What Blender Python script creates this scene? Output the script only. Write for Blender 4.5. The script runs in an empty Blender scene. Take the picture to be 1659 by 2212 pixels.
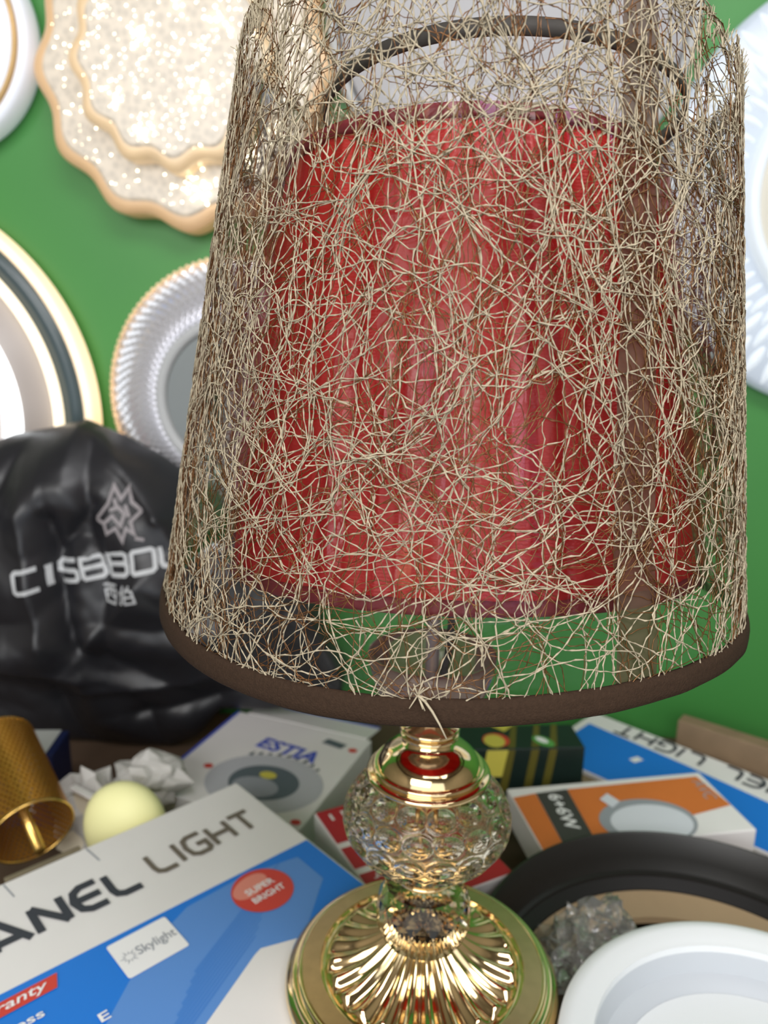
import bpy, bmesh, math, random
import numpy as np
from mathutils import Vector, Matrix, noise

rng = np.random.default_rng(7)
random.seed(7)
scene = bpy.context.scene
COL = scene.collection

# ------------------------------------------------------------------ camera
CAM = Vector((0.0, -0.4131, 0.4016))
PITCH, ROLL, YAW, FPX = 0.2344, 0.0198, -0.07, 1700.0
fw = Vector((math.sin(YAW) * math.cos(PITCH), math.cos(YAW) * math.cos(PITCH), -math.sin(PITCH)))
rt0 = Vector((math.cos(YAW), -math.sin(YAW), 0))
up0 = rt0.cross(fw)
rt = math.cos(ROLL) * rt0 + math.sin(ROLL) * up0
up = -math.sin(ROLL) * rt0 + math.cos(ROLL) * up0
cam_data = bpy.data.cameras.new('camera')
cam = bpy.data.objects.new('camera', cam_data)
COL.objects.link(cam)
cam.matrix_world = Matrix(((rt.x, up.x, -fw.x, CAM.x), (rt.y, up.y, -fw.y, CAM.y), (rt.z, up.z, -fw.z, CAM.z), (0, 0, 0, 1)))
cam_data.sensor_fit = 'VERTICAL'
cam_data.sensor_height = 36.0
cam_data.lens = FPX / 2212.0 * 36.0
cam_data.clip_start = 0.01
cam_data.dof.use_dof = True
cam_data.dof.focus_distance = 0.315
cam_data.dof.aperture_fstop = cam_data.lens / 3.1
scene.camera = cam

# ------------------------------------------------------------------ light
world = bpy.data.worlds.new('world')
scene.world = world
world.use_nodes = True
bg = world.node_tree.nodes['Background']
bg.inputs[0].default_value = (0.93, 0.97, 1.0, 1)
bg.inputs[1].default_value = 1.35

def area(name, loc, target, sx, sy, power, col=(1, 1, 1)):
    d = bpy.data.lights.new(name, 'AREA')
    d.shape = 'RECTANGLE'; d.size = sx; d.size_y = sy; d.energy = power; d.color = col
    o = bpy.data.objects.new(name, d); COL.objects.link(o)
    o.location = loc
    o.rotation_euler = (Vector(target) - Vector(loc)).to_track_quat('-Z', 'Y').to_euler()
    return o

area('shop_front_daylight', (-0.55, -1.9, 1.15), (0, 0.1, 0.1), 1.6, 0.9, 24, (1.0, 0.98, 0.955))
area('overhead_fill_light', (0.35, -0.75, 1.42), (0.3, -0.2, 0), 1.2, 0.5, 17, (0.99, 0.98, 1.0))  # added unseen light overhead, brightens the box tops and the gold

vs = scene.view_settings
vs.view_transform = 'Standard'; vs.look = 'None'; vs.exposure = 0.12; vs.gamma = 1.0; vs.use_curve_mapping = False
scene.cycles.max_bounces = 14
scene.cycles.transmission_bounces = 12
scene.cycles.transparent_max_bounces = 24
scene.cycles.sample_clamp_indirect = 6.0

# ------------------------------------------------------------------ materials
def srgb(r, g, b):
    f = lambda c: (c / 255 / 12.92) if c / 255 <= 0.04045 else ((c / 255 + 0.055) / 1.055) ** 2.4
    return (f(r), f(g), f(b), 1)

def new_mat(name):
    m = bpy.data.materials.new(name); m.use_nodes = True
    nt = m.node_tree
    return m, nt, nt.nodes['Principled BSDF'], nt.nodes['Material Output']

def pmat(name, col, rough=0.5, metal=0.0, noise_amt=0.0, nscale=40, bump=0.0, bscale=200, spec=0.5, emit=None, estr=0, coat=0, trans=0, ior=1.45, sheen=0, alpha=1):
    m, nt, p, out = new_mat(name)
    p.inputs['Base Color'].default_value = col
    p.inputs['Roughness'].default_value = rough
    p.inputs['Metallic'].default_value = metal
    p.inputs['Specular IOR Level'].default_value = spec
    p.inputs['Coat Weight'].default_value = coat
    p.inputs['Transmission Weight'].default_value = trans
    p.inputs['IOR'].default_value = ior
    p.inputs['Sheen Weight'].default_value = sheen
    p.inputs['Alpha'].default_value = alpha
    if emit:
        p.inputs['Emission Color'].default_value = emit
        p.inputs['Emission Strength'].default_value = estr
    tc = nt.nodes.new('ShaderNodeTexCoord')
    if noise_amt:
        n = nt.nodes.new('ShaderNodeTexNoise'); n.inputs['Scale'].default_value = nscale; n.inputs['Detail'].default_value = 4
        nt.links.new(tc.outputs['Object'], n.inputs['Vector'])
        mx = nt.nodes.new('ShaderNodeMix'); mx.data_type = 'RGBA'; mx.blend_type = 'MULTIPLY'
        mx.inputs[0].default_value = noise_amt
        mx.inputs[6].default_value = col
        cr = nt.nodes.new('ShaderNodeValToRGB')
        cr.color_ramp.elements[0].position = 0.3; cr.color_ramp.elements[0].color = (0.35, 0.35, 0.35, 1)
        cr.color_ramp.elements[1].position = 0.7; cr.color_ramp.elements[1].color = (1.15, 1.15, 1.15, 1)
        nt.links.new(n.outputs['Fac'], cr.inputs['Fac'])
        nt.links.new(cr.outputs['Color'], mx.inputs[7])
        nt.links.new(mx.outputs[2], p.inputs['Base Color'])
    if bump:
        n2 = nt.nodes.new('ShaderNodeTexNoise'); n2.inputs['Scale'].default_value = bscale; n2.inputs['Detail'].default_value = 3
        nt.links.new(tc.outputs['Object'], n2.inputs['Vector'])
        b = nt.nodes.new('ShaderNodeBump'); b.inputs['Strength'].default_value = bump; b.inputs['Distance'].default_value = 0.002
        nt.links.new(n2.outputs['Fac'], b.inputs['Height'])
        nt.links.new(b.outputs['Normal'], p.inputs['Normal'])
    return m

def film_mat(name, tint=(1, 1, 1, 1), gloss_rough=0.1, fac=0.5, haze=0.0, haze_col=(0.8, 0.8, 0.8, 1), bump=0.0, bscale=30, irid=False, stretch=(1, 1, 1)):
    """clear plastic film: transparent body with a fresnel gloss"""
    m, nt, p, out = new_mat(name)
    nt.nodes.remove(p)
    tr = nt.nodes.new('ShaderNodeBsdfTransparent'); tr.inputs[0].default_value = tint
    gl = nt.nodes.new('ShaderNodeBsdfGlossy'); gl.inputs['Roughness'].default_value = gloss_rough
    fr = nt.nodes.new('ShaderNodeFresnel'); fr.inputs['IOR'].default_value = 1.45
    mu = nt.nodes.new('ShaderNodeMath'); mu.operation = 'MULTIPLY'; mu.inputs[1].default_value = fac
    nt.links.new(fr.outputs[0], mu.inputs[0])
    mix = nt.nodes.new('ShaderNodeMixShader')
    nt.links.new(mu.outputs[0], mix.inputs[0]); nt.links.new(tr.outputs[0], mix.inputs[1]); nt.links.new(gl.outputs[0], mix.inputs[2])
    last = mix
    tc = nt.nodes.new('ShaderNodeTexCoord'); mp = nt.nodes.new('ShaderNodeMapping'); mp.inputs['Scale'].default_value = stretch
    nt.links.new(tc.outputs['Object'], mp.inputs['Vector'])
    if irid:
        n = nt.nodes.new('ShaderNodeTexNoise'); n.inputs['Scale'].default_value = 45
        nt.links.new(mp.outputs[0], n.inputs['Vector'])
        cr = nt.nodes.new('ShaderNodeValToRGB'); e = cr.color_ramp.elements
        e[0].position = 0.36; e[0].color = (1.0, 0.55, 0.25, 1); e[1].position = 0.66; e[1].color = (0.65, 0.5, 1.0, 1)
        k = e.new(0.45); k.color = (1, 0.95, 0.9, 1); k = e.new(0.56); k.color = (1, 0.9, 1.0, 1)
        nt.links.new(n.outputs['Fac'], cr.inputs['Fac']); nt.links.new(cr.outputs[0], gl.inputs['Color'])
    if bump:
        n2 = nt.nodes.new('ShaderNodeTexNoise'); n2.inputs['Scale'].default_value = bscale
        nt.links.new(mp.outputs[0], n2.inputs['Vector'])
        b = nt.nodes.new('ShaderNodeBump'); b.inputs['Strength'].default_value = bump; b.inputs['Distance'].default_value = 0.004
        nt.links.new(n2.outputs['Fac'], b.inputs['Height']); nt.links.new(b.outputs[0], gl.inputs['Normal']); nt.links.new(b.outputs[0], fr.inputs['Normal'])
    if haze:
        df = nt.nodes.new('ShaderNodeBsdfDiffuse'); df.inputs[0].default_value = haze_col
        mx2 = nt.nodes.new('ShaderNodeMixShader'); mx2.inputs[0].default_value = haze
        nt.links.new(mix.outputs[0], mx2.inputs[1]); nt.links.new(df.outputs[0], mx2.inputs[2]); last = mx2
    nt.links.new(last.outputs[0], out.inputs['Surface'])
    return m

M = {}
M['green_wall'] = pmat('green_wall', srgb(66, 136, 64), 0.42, noise_amt=0.12, nscale=3, bump=0.05, bscale=60)
M['table'] = pmat('table', srgb(96, 78, 62), 0.6, noise_amt=0.3, nscale=20)
M['shop_wall'] = pmat('shop_wall', srgb(150, 140, 125), 0.8, noise_amt=0.15, nscale=4)
M['shop_ceiling'] = pmat('shop_ceiling', srgb(120, 112, 100), 0.9, noise_amt=0.1, nscale=4)
M['shop_floor'] = pmat('shop_floor', srgb(110, 96, 84), 0.7, noise_amt=0.2, nscale=5)
M['gold'] = pmat('gold', (0.90, 0.70, 0.40, 1), 0.08, 1.0)
M['gold_satin'] = pmat('gold_satin', (0.62, 0.45, 0.24, 1), 0.38, 1.0, noise_amt=0.15, nscale=120)
M['thread_pale'] = pmat('thread_pale', srgb(186, 173, 147), 0.62, noise_amt=0.35, nscale=60, spec=0.35)
M['thread_brown'] = pmat('thread_brown', srgb(134, 94, 58), 0.26, 0.5, noise_amt=0.5, nscale=70)
M['film'] = film_mat('shade_film', (0.97, 0.965, 0.95, 1), 0.03, 0.30, haze=0.008, bump=0.12, bscale=40)
M['seam'] = film_mat('seam_film', (0.42, 0.35, 0.30, 1), 0.3, 0.4, haze=0.40, haze_col=srgb(120, 100, 84), bump=0.4, bscale=90)
M['wrap'] = film_mat('wrap_film', (0.96, 0.94, 0.95, 1), 0.05, 0.55, haze=0.0, bump=0.0, bscale=25, irid=True, stretch=(1, 1, 0.12))
M['trim'] = pmat('trim_cloth', srgb(58, 43, 32), 0.9, noise_amt=0.3, nscale=700, bump=0.35, bscale=1500, spec=0.2)
M['ring'] = pmat('ring_tape', srgb(62, 58, 54), 0.7, noise_amt=0.3, nscale=200)
M['silver'] = pmat('grey_pole', srgb(168, 160, 162), 0.35, 0.6)
M['dark'] = pmat('dark_plastic', srgb(30, 28, 28), 0.45)

def glass(name, col, rough=0.0, ior=1.5):
    m, nt, p, out = new_mat(name)
    nt.nodes.remove(p)
    g = nt.nodes.new('ShaderNodeBsdfGlass'); g.inputs['Color'].default_value = col
    g.inputs['Roughness'].default_value = rough; g.inputs['IOR'].default_value = ior
    nt.links.new(g.outputs[0], out.inputs['Surface'])
    return m
M['crystal'] = glass('crystal', (1.0, 0.965, 0.90, 1), 0.0, 1.48)
M['rosy_glass'] = film_mat('rosy_glass', (0.86, 0.78, 0.74, 1), 0.05, 1.0, haze=0.16, haze_col=srgb(214, 190, 176))

def red_fabric():
    m, nt, p, out = new_mat('red_fabric')
    nt.nodes.remove(p)
    tc = nt.nodes.new('ShaderNodeTexCoord')
    col = srgb(206, 38, 46)
    n = nt.nodes.new('ShaderNodeTexNoise'); n.inputs['Scale'].default_value = 30
    mp = nt.nodes.new('ShaderNodeMapping'); mp.inputs['Scale'].default_value = (1, 1, 0.1)
    nt.links.new(tc.outputs['Object'], mp.inputs[0]); nt.links.new(mp.outputs[0], n.inputs['Vector'])
    cr = nt.nodes.new('ShaderNodeValToRGB')
    cr.color_ramp.elements[0].position = 0.35; cr.color_ramp.elements[0].color = srgb(214, 28, 38)
    cr.color_ramp.elements[1].position = 0.7; cr.color_ramp.elements[1].color = srgb(242, 58, 50)
    nt.links.new(n.outputs['Fac'], cr.inputs[0])
    w = nt.nodes.new('ShaderNodeTexWave'); w.bands_direction = 'Z'; w.inputs['Scale'].default_value = 220; w.inputs['Distortion'].default_value = 3; w.inputs['Detail Scale'].default_value = 3
    nt.links.new(tc.outputs['Object'], w.inputs['Vector'])
    b = nt.nodes.new('ShaderNodeBump'); b.inputs['Strength'].default_value = 0.25; b.inputs['Distance'].default_value = 0.0008
    nt.links.new(w.outputs['Fac'], b.inputs['Height'])
    d = nt.nodes.new('ShaderNodeBsdfDiffuse'); t = nt.nodes.new('ShaderNodeBsdfTranslucent'); g = nt.nodes.new('ShaderNodeBsdfGlossy')
    g.inputs['Roughness'].default_value = 0.4
    for s in (d, t): nt.links.new(cr.outputs[0], s.inputs['Color'])
    g.inputs['Color'].default_value = (1, 0.5, 0.45, 1)
    for s in (d, g): nt.links.new(b.outputs[0], s.inputs['Normal'])
    m1 = nt.nodes.new('ShaderNodeMixShader'); m1.inputs[0].default_value = 0.45
    nt.links.new(d.outputs[0], m1.inputs[1]); nt.links.new(t.outputs[0], m1.inputs[2])
    m2 = nt.nodes.new('ShaderNodeMixShader'); m2.inputs[0].default_value = 0.06
    nt.links.new(m1.outputs[0], m2.inputs[1]); nt.links.new(g.outputs[0], m2.inputs[2])
    nt.links.new(m2.outputs[0], out.inputs['Surface'])
    return m
M['red_fabric'] = red_fabric()
M['red_trim'] = pmat('red_trim', srgb(128, 34, 44), 0.7, noise_amt=0.2, nscale=300)

# ------------------------------------------------------------------ helpers
def link(name, me, mat, parent=None, smooth=False):
    o = bpy.data.objects.new(name, me); COL.objects.link(o)
    if mat is not None: me.materials.append(mat)
    if smooth: me.polygons.foreach_set('use_smooth', [True] * len(me.polygons))
    if parent is not None: o.parent = parent
    return o

def mesh(name, verts, faces, mat, parent=None, smooth=False):
    me = bpy.data.meshes.new(name); me.from_pydata([tuple(v) for v in verts], [], [tuple(f) for f in faces]); me.update()
    return link(name, me, mat, parent, smooth)

def from_bm(name, bm, mat, parent=None, smooth=False):
    me = bpy.data.meshes.new(name); bm.to_mesh(me); bm.free()
    return link(name, me, mat, parent, smooth)

def empty(name, loc=(0, 0, 0), rot=(0, 0, 0)):
    o = bpy.data.objects.new(name, None); o.empty_display_size = 0.02; COL.objects.link(o)
    o.location = loc; o.rotation_euler = rot
    return o

def tag(o, label=None, cat=None, group=None, kind=None):
    if label: o['label'] = label
    if cat: o['category'] = cat
    if group: o['group'] = group
    if kind: o['kind'] = kind
    return o

def box_bm(x0, x1, y0, y1, z0, z1, bev=0.0, seg=2):
    bm = bmesh.new()
    vs_ = [bm.verts.new((x, y, z)) for x in (x0, x1) for y in (y0, y1) for z in (z0, z1)]
    for f in ((0, 1, 3, 2), (4, 6, 7, 5), (0, 4, 5, 1), (2, 3, 7, 6), (0, 2, 6, 4), (1, 5, 7, 3)):
        bm.faces.new([vs_[i] for i in f])
    bmesh.ops.recalc_face_normals(bm, faces=bm.faces)
    if bev: bmesh.ops.bevel(bm, geom=list(bm.edges), offset=bev, segments=seg, affect='EDGES', profile=0.5)
    return bm

def box(name, x0, x1, y0, y1, z0, z1, mat, parent=None, bev=0.0):
    return from_bm(name, box_bm(x0, x1, y0, y1, z0, z1, bev), mat, parent)

def lathe_data(prof, n=64, closed=False, ang=None):
    """prof: list of (r,z) -> verts, faces; r==0 allowed at ends"""
    V, F = [], []
    m = len(prof)
    for j in range(n):
        a = 2 * math.pi * j / n
        for r, z in prof: V.append((r * math.cos(a), r * math.sin(a), z))
    for j in range(n):
        k = (j + 1) % n
        for i in range(m if closed else m - 1):
            i2 = (i + 1) % m
            F.append((j * m + i, k * m + i, k * m + i2, j * m + i2))
    return V, F

def lathe(name, prof, mat, parent=None, n=64, closed=False, smooth=True):
    V, F = lathe_data(prof, n, closed)
    bm = bmesh.new()
    vs_ = [bm.verts.new(v) for v in V]
    for f in F: bm.faces.new([vs_[i] for i in f])
    bmesh.ops.remove_doubles(bm, verts=bm.verts, dist=1e-6)
    bmesh.ops.dissolve_degenerate(bm, edges=bm.edges, dist=1e-7)
    bmesh.ops.recalc_face_normals(bm, faces=bm.faces)
    o = from_bm(name, bm, mat, parent, smooth)
    return o

def smooth_by_angle(o, deg=40):
    me = o.data
    me.polygons.foreach_set('use_smooth', [True] * len(me.polygons))
    me.set_sharp_from_angle(angle=math.radians(deg))

def arc(cx, cz, r, a0, a1, n):
    return [(cx + r * math.cos(math.radians(a0 + (a1 - a0) * i / n)), cz + r * math.sin(math.radians(a0 + (a1 - a0) * i / n))) for i in range(n + 1)]

def tube_mesh(paths, radii, sides=6):
    V, F = [], []
    for P, R in zip(paths, radii):
        P = [Vector(p) for p in P]; base = len(V); n = len(P)
        up_ = Vector((0.13, 0.31, 0.94)).normalized()
        for i, p in enumerate(P):
            t = (P[min(i + 1, n - 1)] - P[max(i - 1, 0)]).normalized()
            a = t.cross(up_)
            if a.length < 1e-4: a = t.cross(Vector((1, 0, 0)))
            a.normalize(); b = t.cross(a)
            r = R[i] if hasattr(R, '__len__') else R
            for k in range(sides):
                w = 2 * math.pi * k / sides
                V.append(p + (a * math.cos(w) + b * math.sin(w)) * r)
        for i in range(n - 1):
            for k in range(sides):
                k2 = (k + 1) % sides
                F.append((base + i * sides + k, base + i * sides + k2, base + (i + 1) * sides + k2, base + (i + 1) * sides + k))
        F.append(tuple(base + k for k in range(sides))[::-1]); F.append(tuple(base + (n - 1) * sides + k for k in range(sides)))
    return V, F

def tube(name, P, R, mat, parent=None, sides=8):
    V, F = tube_mesh([P], [R], sides)
    return mesh(name, V, F, mat, parent, True)

# flat print: polygons and lettering laid on a face
def flat(name, pts, mat, parent, z=0.0004):
    return mesh(name, [(x, y, z) for x, y in pts], [tuple(range(len(pts)))], mat, parent)

def disc_pts(cx, cy, rx, ry=None, n=40, rot=0):
    ry = ry or rx; c, s = math.cos(rot), math.sin(rot)
    return [(cx + rx * math.cos(t) * c - ry * math.sin(t) * s, cy + rx * math.cos(t) * s + ry * math.sin(t) * c) for t in [2 * math.pi * i / n for i in range(n)]]

def rrect(x0, x1, y0, y1, r, n=5):
    P = []
    for cx, cy, a in ((x1 - r, y1 - r, 0), (x0 + r, y1 - r, 90), (x0 + r, y0 + r, 180), (x1 - r, y0 + r, 270)):
        for i in range(n + 1):
            t = math.radians(a + 90 * i / n); P.append((cx + r * math.cos(t), cy + r * math.sin(t)))
    return P

def ring_flat(name, cx, cy, r0, r1, mat, parent, z=0.0004, n=48, sy=1.0):
    V = []; F = []
    for i in range(n):
        t = 2 * math.pi * i / n
        for r in (r0, r1): V.append((cx + r * math.cos(t), cy + r * sy * math.sin(t), z))
    for i in range(n):
        j = (i + 1) % n; F.append((2 * i, 2 * i + 1, 2 * j + 1, 2 * j))
    return mesh(name, V, F, mat, parent)

def text_geo(body, size=1.0, bold=0.0, shear=0.0):
    cu = bpy.data.curves.new('lettering_source', 'FONT'); cu.body = body; cu.size = size; cu.offset = bold; cu.shear = shear
    cu.align_x = 'CENTER'; cu.align_y = 'CENTER'; cu.resolution_u = 4
    ob = bpy.data.objects.new('lettering_source', cu); COL.objects.link(ob)
    dg = bpy.context.evaluated_depsgraph_get(); dg.update()
    me = bpy.data.meshes.new_from_object(ob.evaluated_get(dg))
    V = [tuple(v.co) for v in me.vertices]; F = [tuple(p.vertices) for p in me.polygons]
    bpy.data.objects.remove(ob); bpy.data.curves.remove(cu); bpy.data.meshes.remove(me)
    return V, F

def text(name, body, cx, cy, width, height, mat, parent, rot=0.0, z=0.0008, bold=0.0, shear=0.0):
    V, F = text_geo(body, 1.0, bold, shear)
    xs = [v[0] for v in V]; ys = [v[1] for v in V]
    sx = width / (max(xs) - min(xs)); sy = height / (max(ys) - min(ys)); mx = (max(xs) + min(xs)) / 2; my = (max(ys) + min(ys)) / 2
    c, s = math.cos(rot), math.sin(rot)
    W = []
    for x, y, _ in V:
        x, y = (x - mx) * sx, (y - my) * sy
        W.append((cx + x * c - y * s, cy + x * s + y * c, z))
    return mesh(name, W, F, mat, parent)

def stroke_geo(lines, w):
    """polylines -> flat quads with mitred joins"""
    V, F, V3 = [], [], []
    for li, L in enumerate(lines):
        P = [Vector((p[0], p[1])) for p in L]; n = len(P); base = len(V)
        ww = w if not (len(L) > 1 and len(L[0]) > 2) else L[0][2]
        for i in range(n):
            d0 = (P[i] - P[i - 1]).normalized() if i > 0 else None
            d1 = (P[i + 1] - P[i]).normalized() if i < n - 1 else None
            d = d1 if d0 is None else d0 if d1 is None else (d0 + d1).normalized()
            nn = Vector((-d.y, d.x)); k = 1.0
            if d0 is not None and d1 is not None: k = 1 / max(0.4, nn.dot(Vector((-d0.y, d0.x))))
            V.append(P[i] + nn * ww / 2 * k); V.append(P[i] - nn * ww / 2 * k)
        V3 += [(v.x, v.y, 0.00006 * li) for v in V[base:]]
        for i in range(n - 1): F.append((base + 2 * i, base + 2 * i + 1, base + 2 * i + 3, base + 2 * i + 2))
    return V3, F

WIDE = {
    'P': (0.85, [[(0, 0), (0, 1)], [(0, 1), (.6, 1), (.78, .93), (.85, .73), (.78, .52), (.6, .45), (0, .45)]]),
    'A': (1.0, [[(0, 0), (.16, 1), (.34, 1), (1.0, 0)], [(.06, .25), (.8, .25)]]),
    'N': (0.9, [[(0, 0), (0, 1)], [(.02, 1), (.86, 0)], [(.88, 0), (.88, 1)]]),
    'E': (0.9, [[(.9, 1), (.38, 1), (.12, .86), (0, .5), (.12, .14), (.38, 0), (.9, 0)], [(.03, .5), (.86, .5)]]),
    'L': (0.85, [[(0, 1), (0, .3), (.07, .1), (.28, 0), (.85, 0)]]),
    'I': (0.12, [[(.06, 0), (.06, 1)]]),
    'G': (0.95, [[(.92, 1), (.34, 1), (.1, .88), (0, .5), (.1, .12), (.34, 0), (.78, 0), (.92, .12), (.92, .48), (.5, .48)]]),
    'H': (0.88, [[(0, 0), (0, 1)], [(.88, 0), (.88, 1)], [(0, .5), (.88, .5)]]),
    'T': (0.95, [[(0, 1), (.95, 1)], [(.475, 1), (.475, 0)]]),
    'C': (0.9, [[(.9, 1), (.1, 1), (0, .9), (0, .1), (.1, 0), (.9, 0)]]),
    'S': (0.9, [[(.9, 1), (.1, 1), (0, .9), (0, .6), (.1, .52), (.8, .5), (.9, .42), (.9, .1), (.8, 0), (0, 0)]]),
    'B': (0.9, [[(0, 0), (0, 1), (.75, 1), (.87, .9), (.87, .6), (.76, .52), (0, .52)], [(.76, .52), (.9, .42), (.9, .1), (.78, 0), (0, 0)]]),
    'O': (0.9, [[(.45, 1), (.1, 1), (0, .9), (0, .1), (.1, 0), (.8, 0), (.9, .1), (.9, .9), (.8, 1), (.44, 1)]]),
    ' ': (0.55, []),
}
def wide_text_geo(body, h, stretch=1.0, gap=0.28, w=0.19):
    x = 0; V, F = [], []
    for ch in body:
        a, lines = WIDE[ch]
        v, f = stroke_geo([[(px * stretch * h, py * h) for px, py in L] for L in lines], w * h)
        b = len(V); V += [(p[0] + x, p[1], p[2]) for p in v]; F += [tuple(i + b for i in q) for q in f]
        x += (a * stretch + gap) * h
    return V, F, x - gap * h

def wide_text(name, body, x0, y0, h, total, mat, parent, rot=0.0, z=0.0008, w=0.19):
    V, F, L = wide_text_geo(body, h, 1.0, 0.3, w)
    k = total / L; c, s = math.cos(rot), math.sin(rot)
    return mesh(name, [(x0 + x * k * c - y * s, y0 + x * k * s + y * c, z + q) for x, y, q in V], F, mat, parent)

# ------------------------------------------------------------------ the setting
ZT = -0.085     # table top
YW = 0.49       # back wall
tag(box('wall_back', -1.6, 1.6, YW, YW + 0.1, -0.85, 1.5, M['green_wall']), kind='structure')
tag(box('wall_left', -1.7, -1.6, -2.3, YW + 0.1, -0.85, 1.5, M['shop_wall']), kind='structure')
tag(box('wall_right', 1.6, 1.7, -2.3, YW + 0.1, -0.85, 1.5, M['shop_wall']), kind='structure')
tag(box('floor', -1.7, 1.7, -2.3, YW + 0.1, -0.95, -0.85, M['shop_floor']), kind='structure')
tag(box('ceiling', -1.7, 1.7, -2.3, YW + 0.1, 1.5, 1.6, M['shop_ceiling']), kind='structure')

tbl = empty('display_table', (0, 0, -0.85))
tag(tbl, 'brown display table under the heap of lamp boxes', 'table')
box('tabletop', -1.2, 1.2, -0.40, YW - 0.002, ZT + 0.85 - 0.03, ZT + 0.85, M['table'], tbl, 0.003)
for sx in (-1, 1):
    for y in (-0.35, 0.42):
        box('leg', sx * 1.1 - 0.03, sx * 1.1 + 0.03, y - 0.03, y + 0.03, 0.0, ZT + 0.85 - 0.031, M['table'], tbl, 0.003)

# ------------------------------------------------------------------ the table lamp
lamp = empty('table_lamp', (0, 0, 0))
tag(lamp, 'gold table lamp with crystal globe, red shade and frayed thread mesh shade', 'lamp')

base_prof = [(0, 0.0), (0.080, 0.0), (0.0835, 0.0015), (0.0845, 0.005), (0.0840, 0.0085), (0.0815, 0.0105), (0.0806, 0.0108)] \
    + arc(0.0788, 0.0118, 0.0022, -20, 110, 6) + [(0.0766, 0.0140)] + arc(0.0752, 0.0152, 0.0016, 0, 120, 5) + [(0.0742, 0.0162), (0.0630, 0.0162), (0.060, 0.012), (0.03, 0.010), (0, 0.010)]
o = lathe('base_plate', base_prof, M['gold'], lamp, 128); smooth_by_angle(o, 50)
o = lathe('satin_ring', [(0.0738, 0.0160), (0.0738, 0.0172), (0.0630, 0.0182), (0.0630, 0.0160)], M['gold_satin'], lamp, 96, closed=True); smooth_by_angle(o, 30)

def fluted_bell():
    n, m, K = 384, 48, 24
    V, F = [], []
    for i in range(m + 1):
        t = i / m
        r = 0.0632 + (0.0125 - 0.0632) * t
        z = 0.0178 - 0.004 * math.sin(min(1, t * 9) * math.pi) * (1 if t < 0.111 else 0) + 0.028 * t ** 2.4
        env = min(1.0, max(0.0, (t - 0.07) / 0.10)); env = env * env * (3 - 2 * env)
        env *= 1.0 - 0.55 * t
        for j in range(n):
            a = 2 * math.pi * j / n
            ph = (a * K / (2 * math.pi)) % 1.0
            prof = abs(math.sin(math.pi * ph)) ** 1.6          # scooped flutes between fine ridges
            dz = 0.0055 * env * (prof - 0.35)
            V.append((r * math.cos(a), r * math.sin(a), z + dz))
    for i in range(m):
        for j in range(n):
            k = (j + 1) % n
            F.append((i * n + j, i * n + k, (i + 1) * n + k, (i + 1) * n + j))
    return mesh('fluted_bell', V, F, M['gold'], lamp, True)
fluted_bell()

def faceted_ball():
    n = 14
    prof = [(0.0105, 0.0312), (0.0195, 0.0335), (0.0255, 0.0395), (0.0288, 0.0480), (0.0290, 0.0560), (0.0275, 0.0650), (0.0235, 0.0735), (0.0165, 0.0785)]
    V, F = [], []
    for i, (r, z) in enumerate(prof):
        for j in range(n):
            a = 2 * math.pi * (j + 0.5 * (i % 2)) / n
            V.append((r * math.cos(a), r * math.sin(a), z))
    for i in range(len(prof) - 1):
        for j in range(n):
            k = (j + 1) % n
            a, b, c, d = i * n + j, i * n + k, (i + 1) * n + k, (i + 1) * n + j
            if i % 2 == 0: F += [(a, b, d), (b, c, d)]
            else: F += [(a, b, c), (a, c, d)]
    F.append(tuple(range(n))[::-1]); F.append(tuple((len(prof) - 1) * n + j for j in range(n)))
    return mesh('crystal_ball', V, F, M['crystal'], lamp)
faceted_ball()

o = lathe('collar', [(0, 0.0788), (0.0165, 0.0788)] + arc(0.0172, 0.0805, 0.0014, -90, 90, 6) + [(0.0158, 0.0825)] + arc(0.0160, 0.0848, 0.0018, -80, 90, 6) + [(0.0150, 0.0872), (0.0150, 0.0892), (0, 0.0892)], M['gold'], lamp, 72); smooth_by_angle(o, 50)

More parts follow.
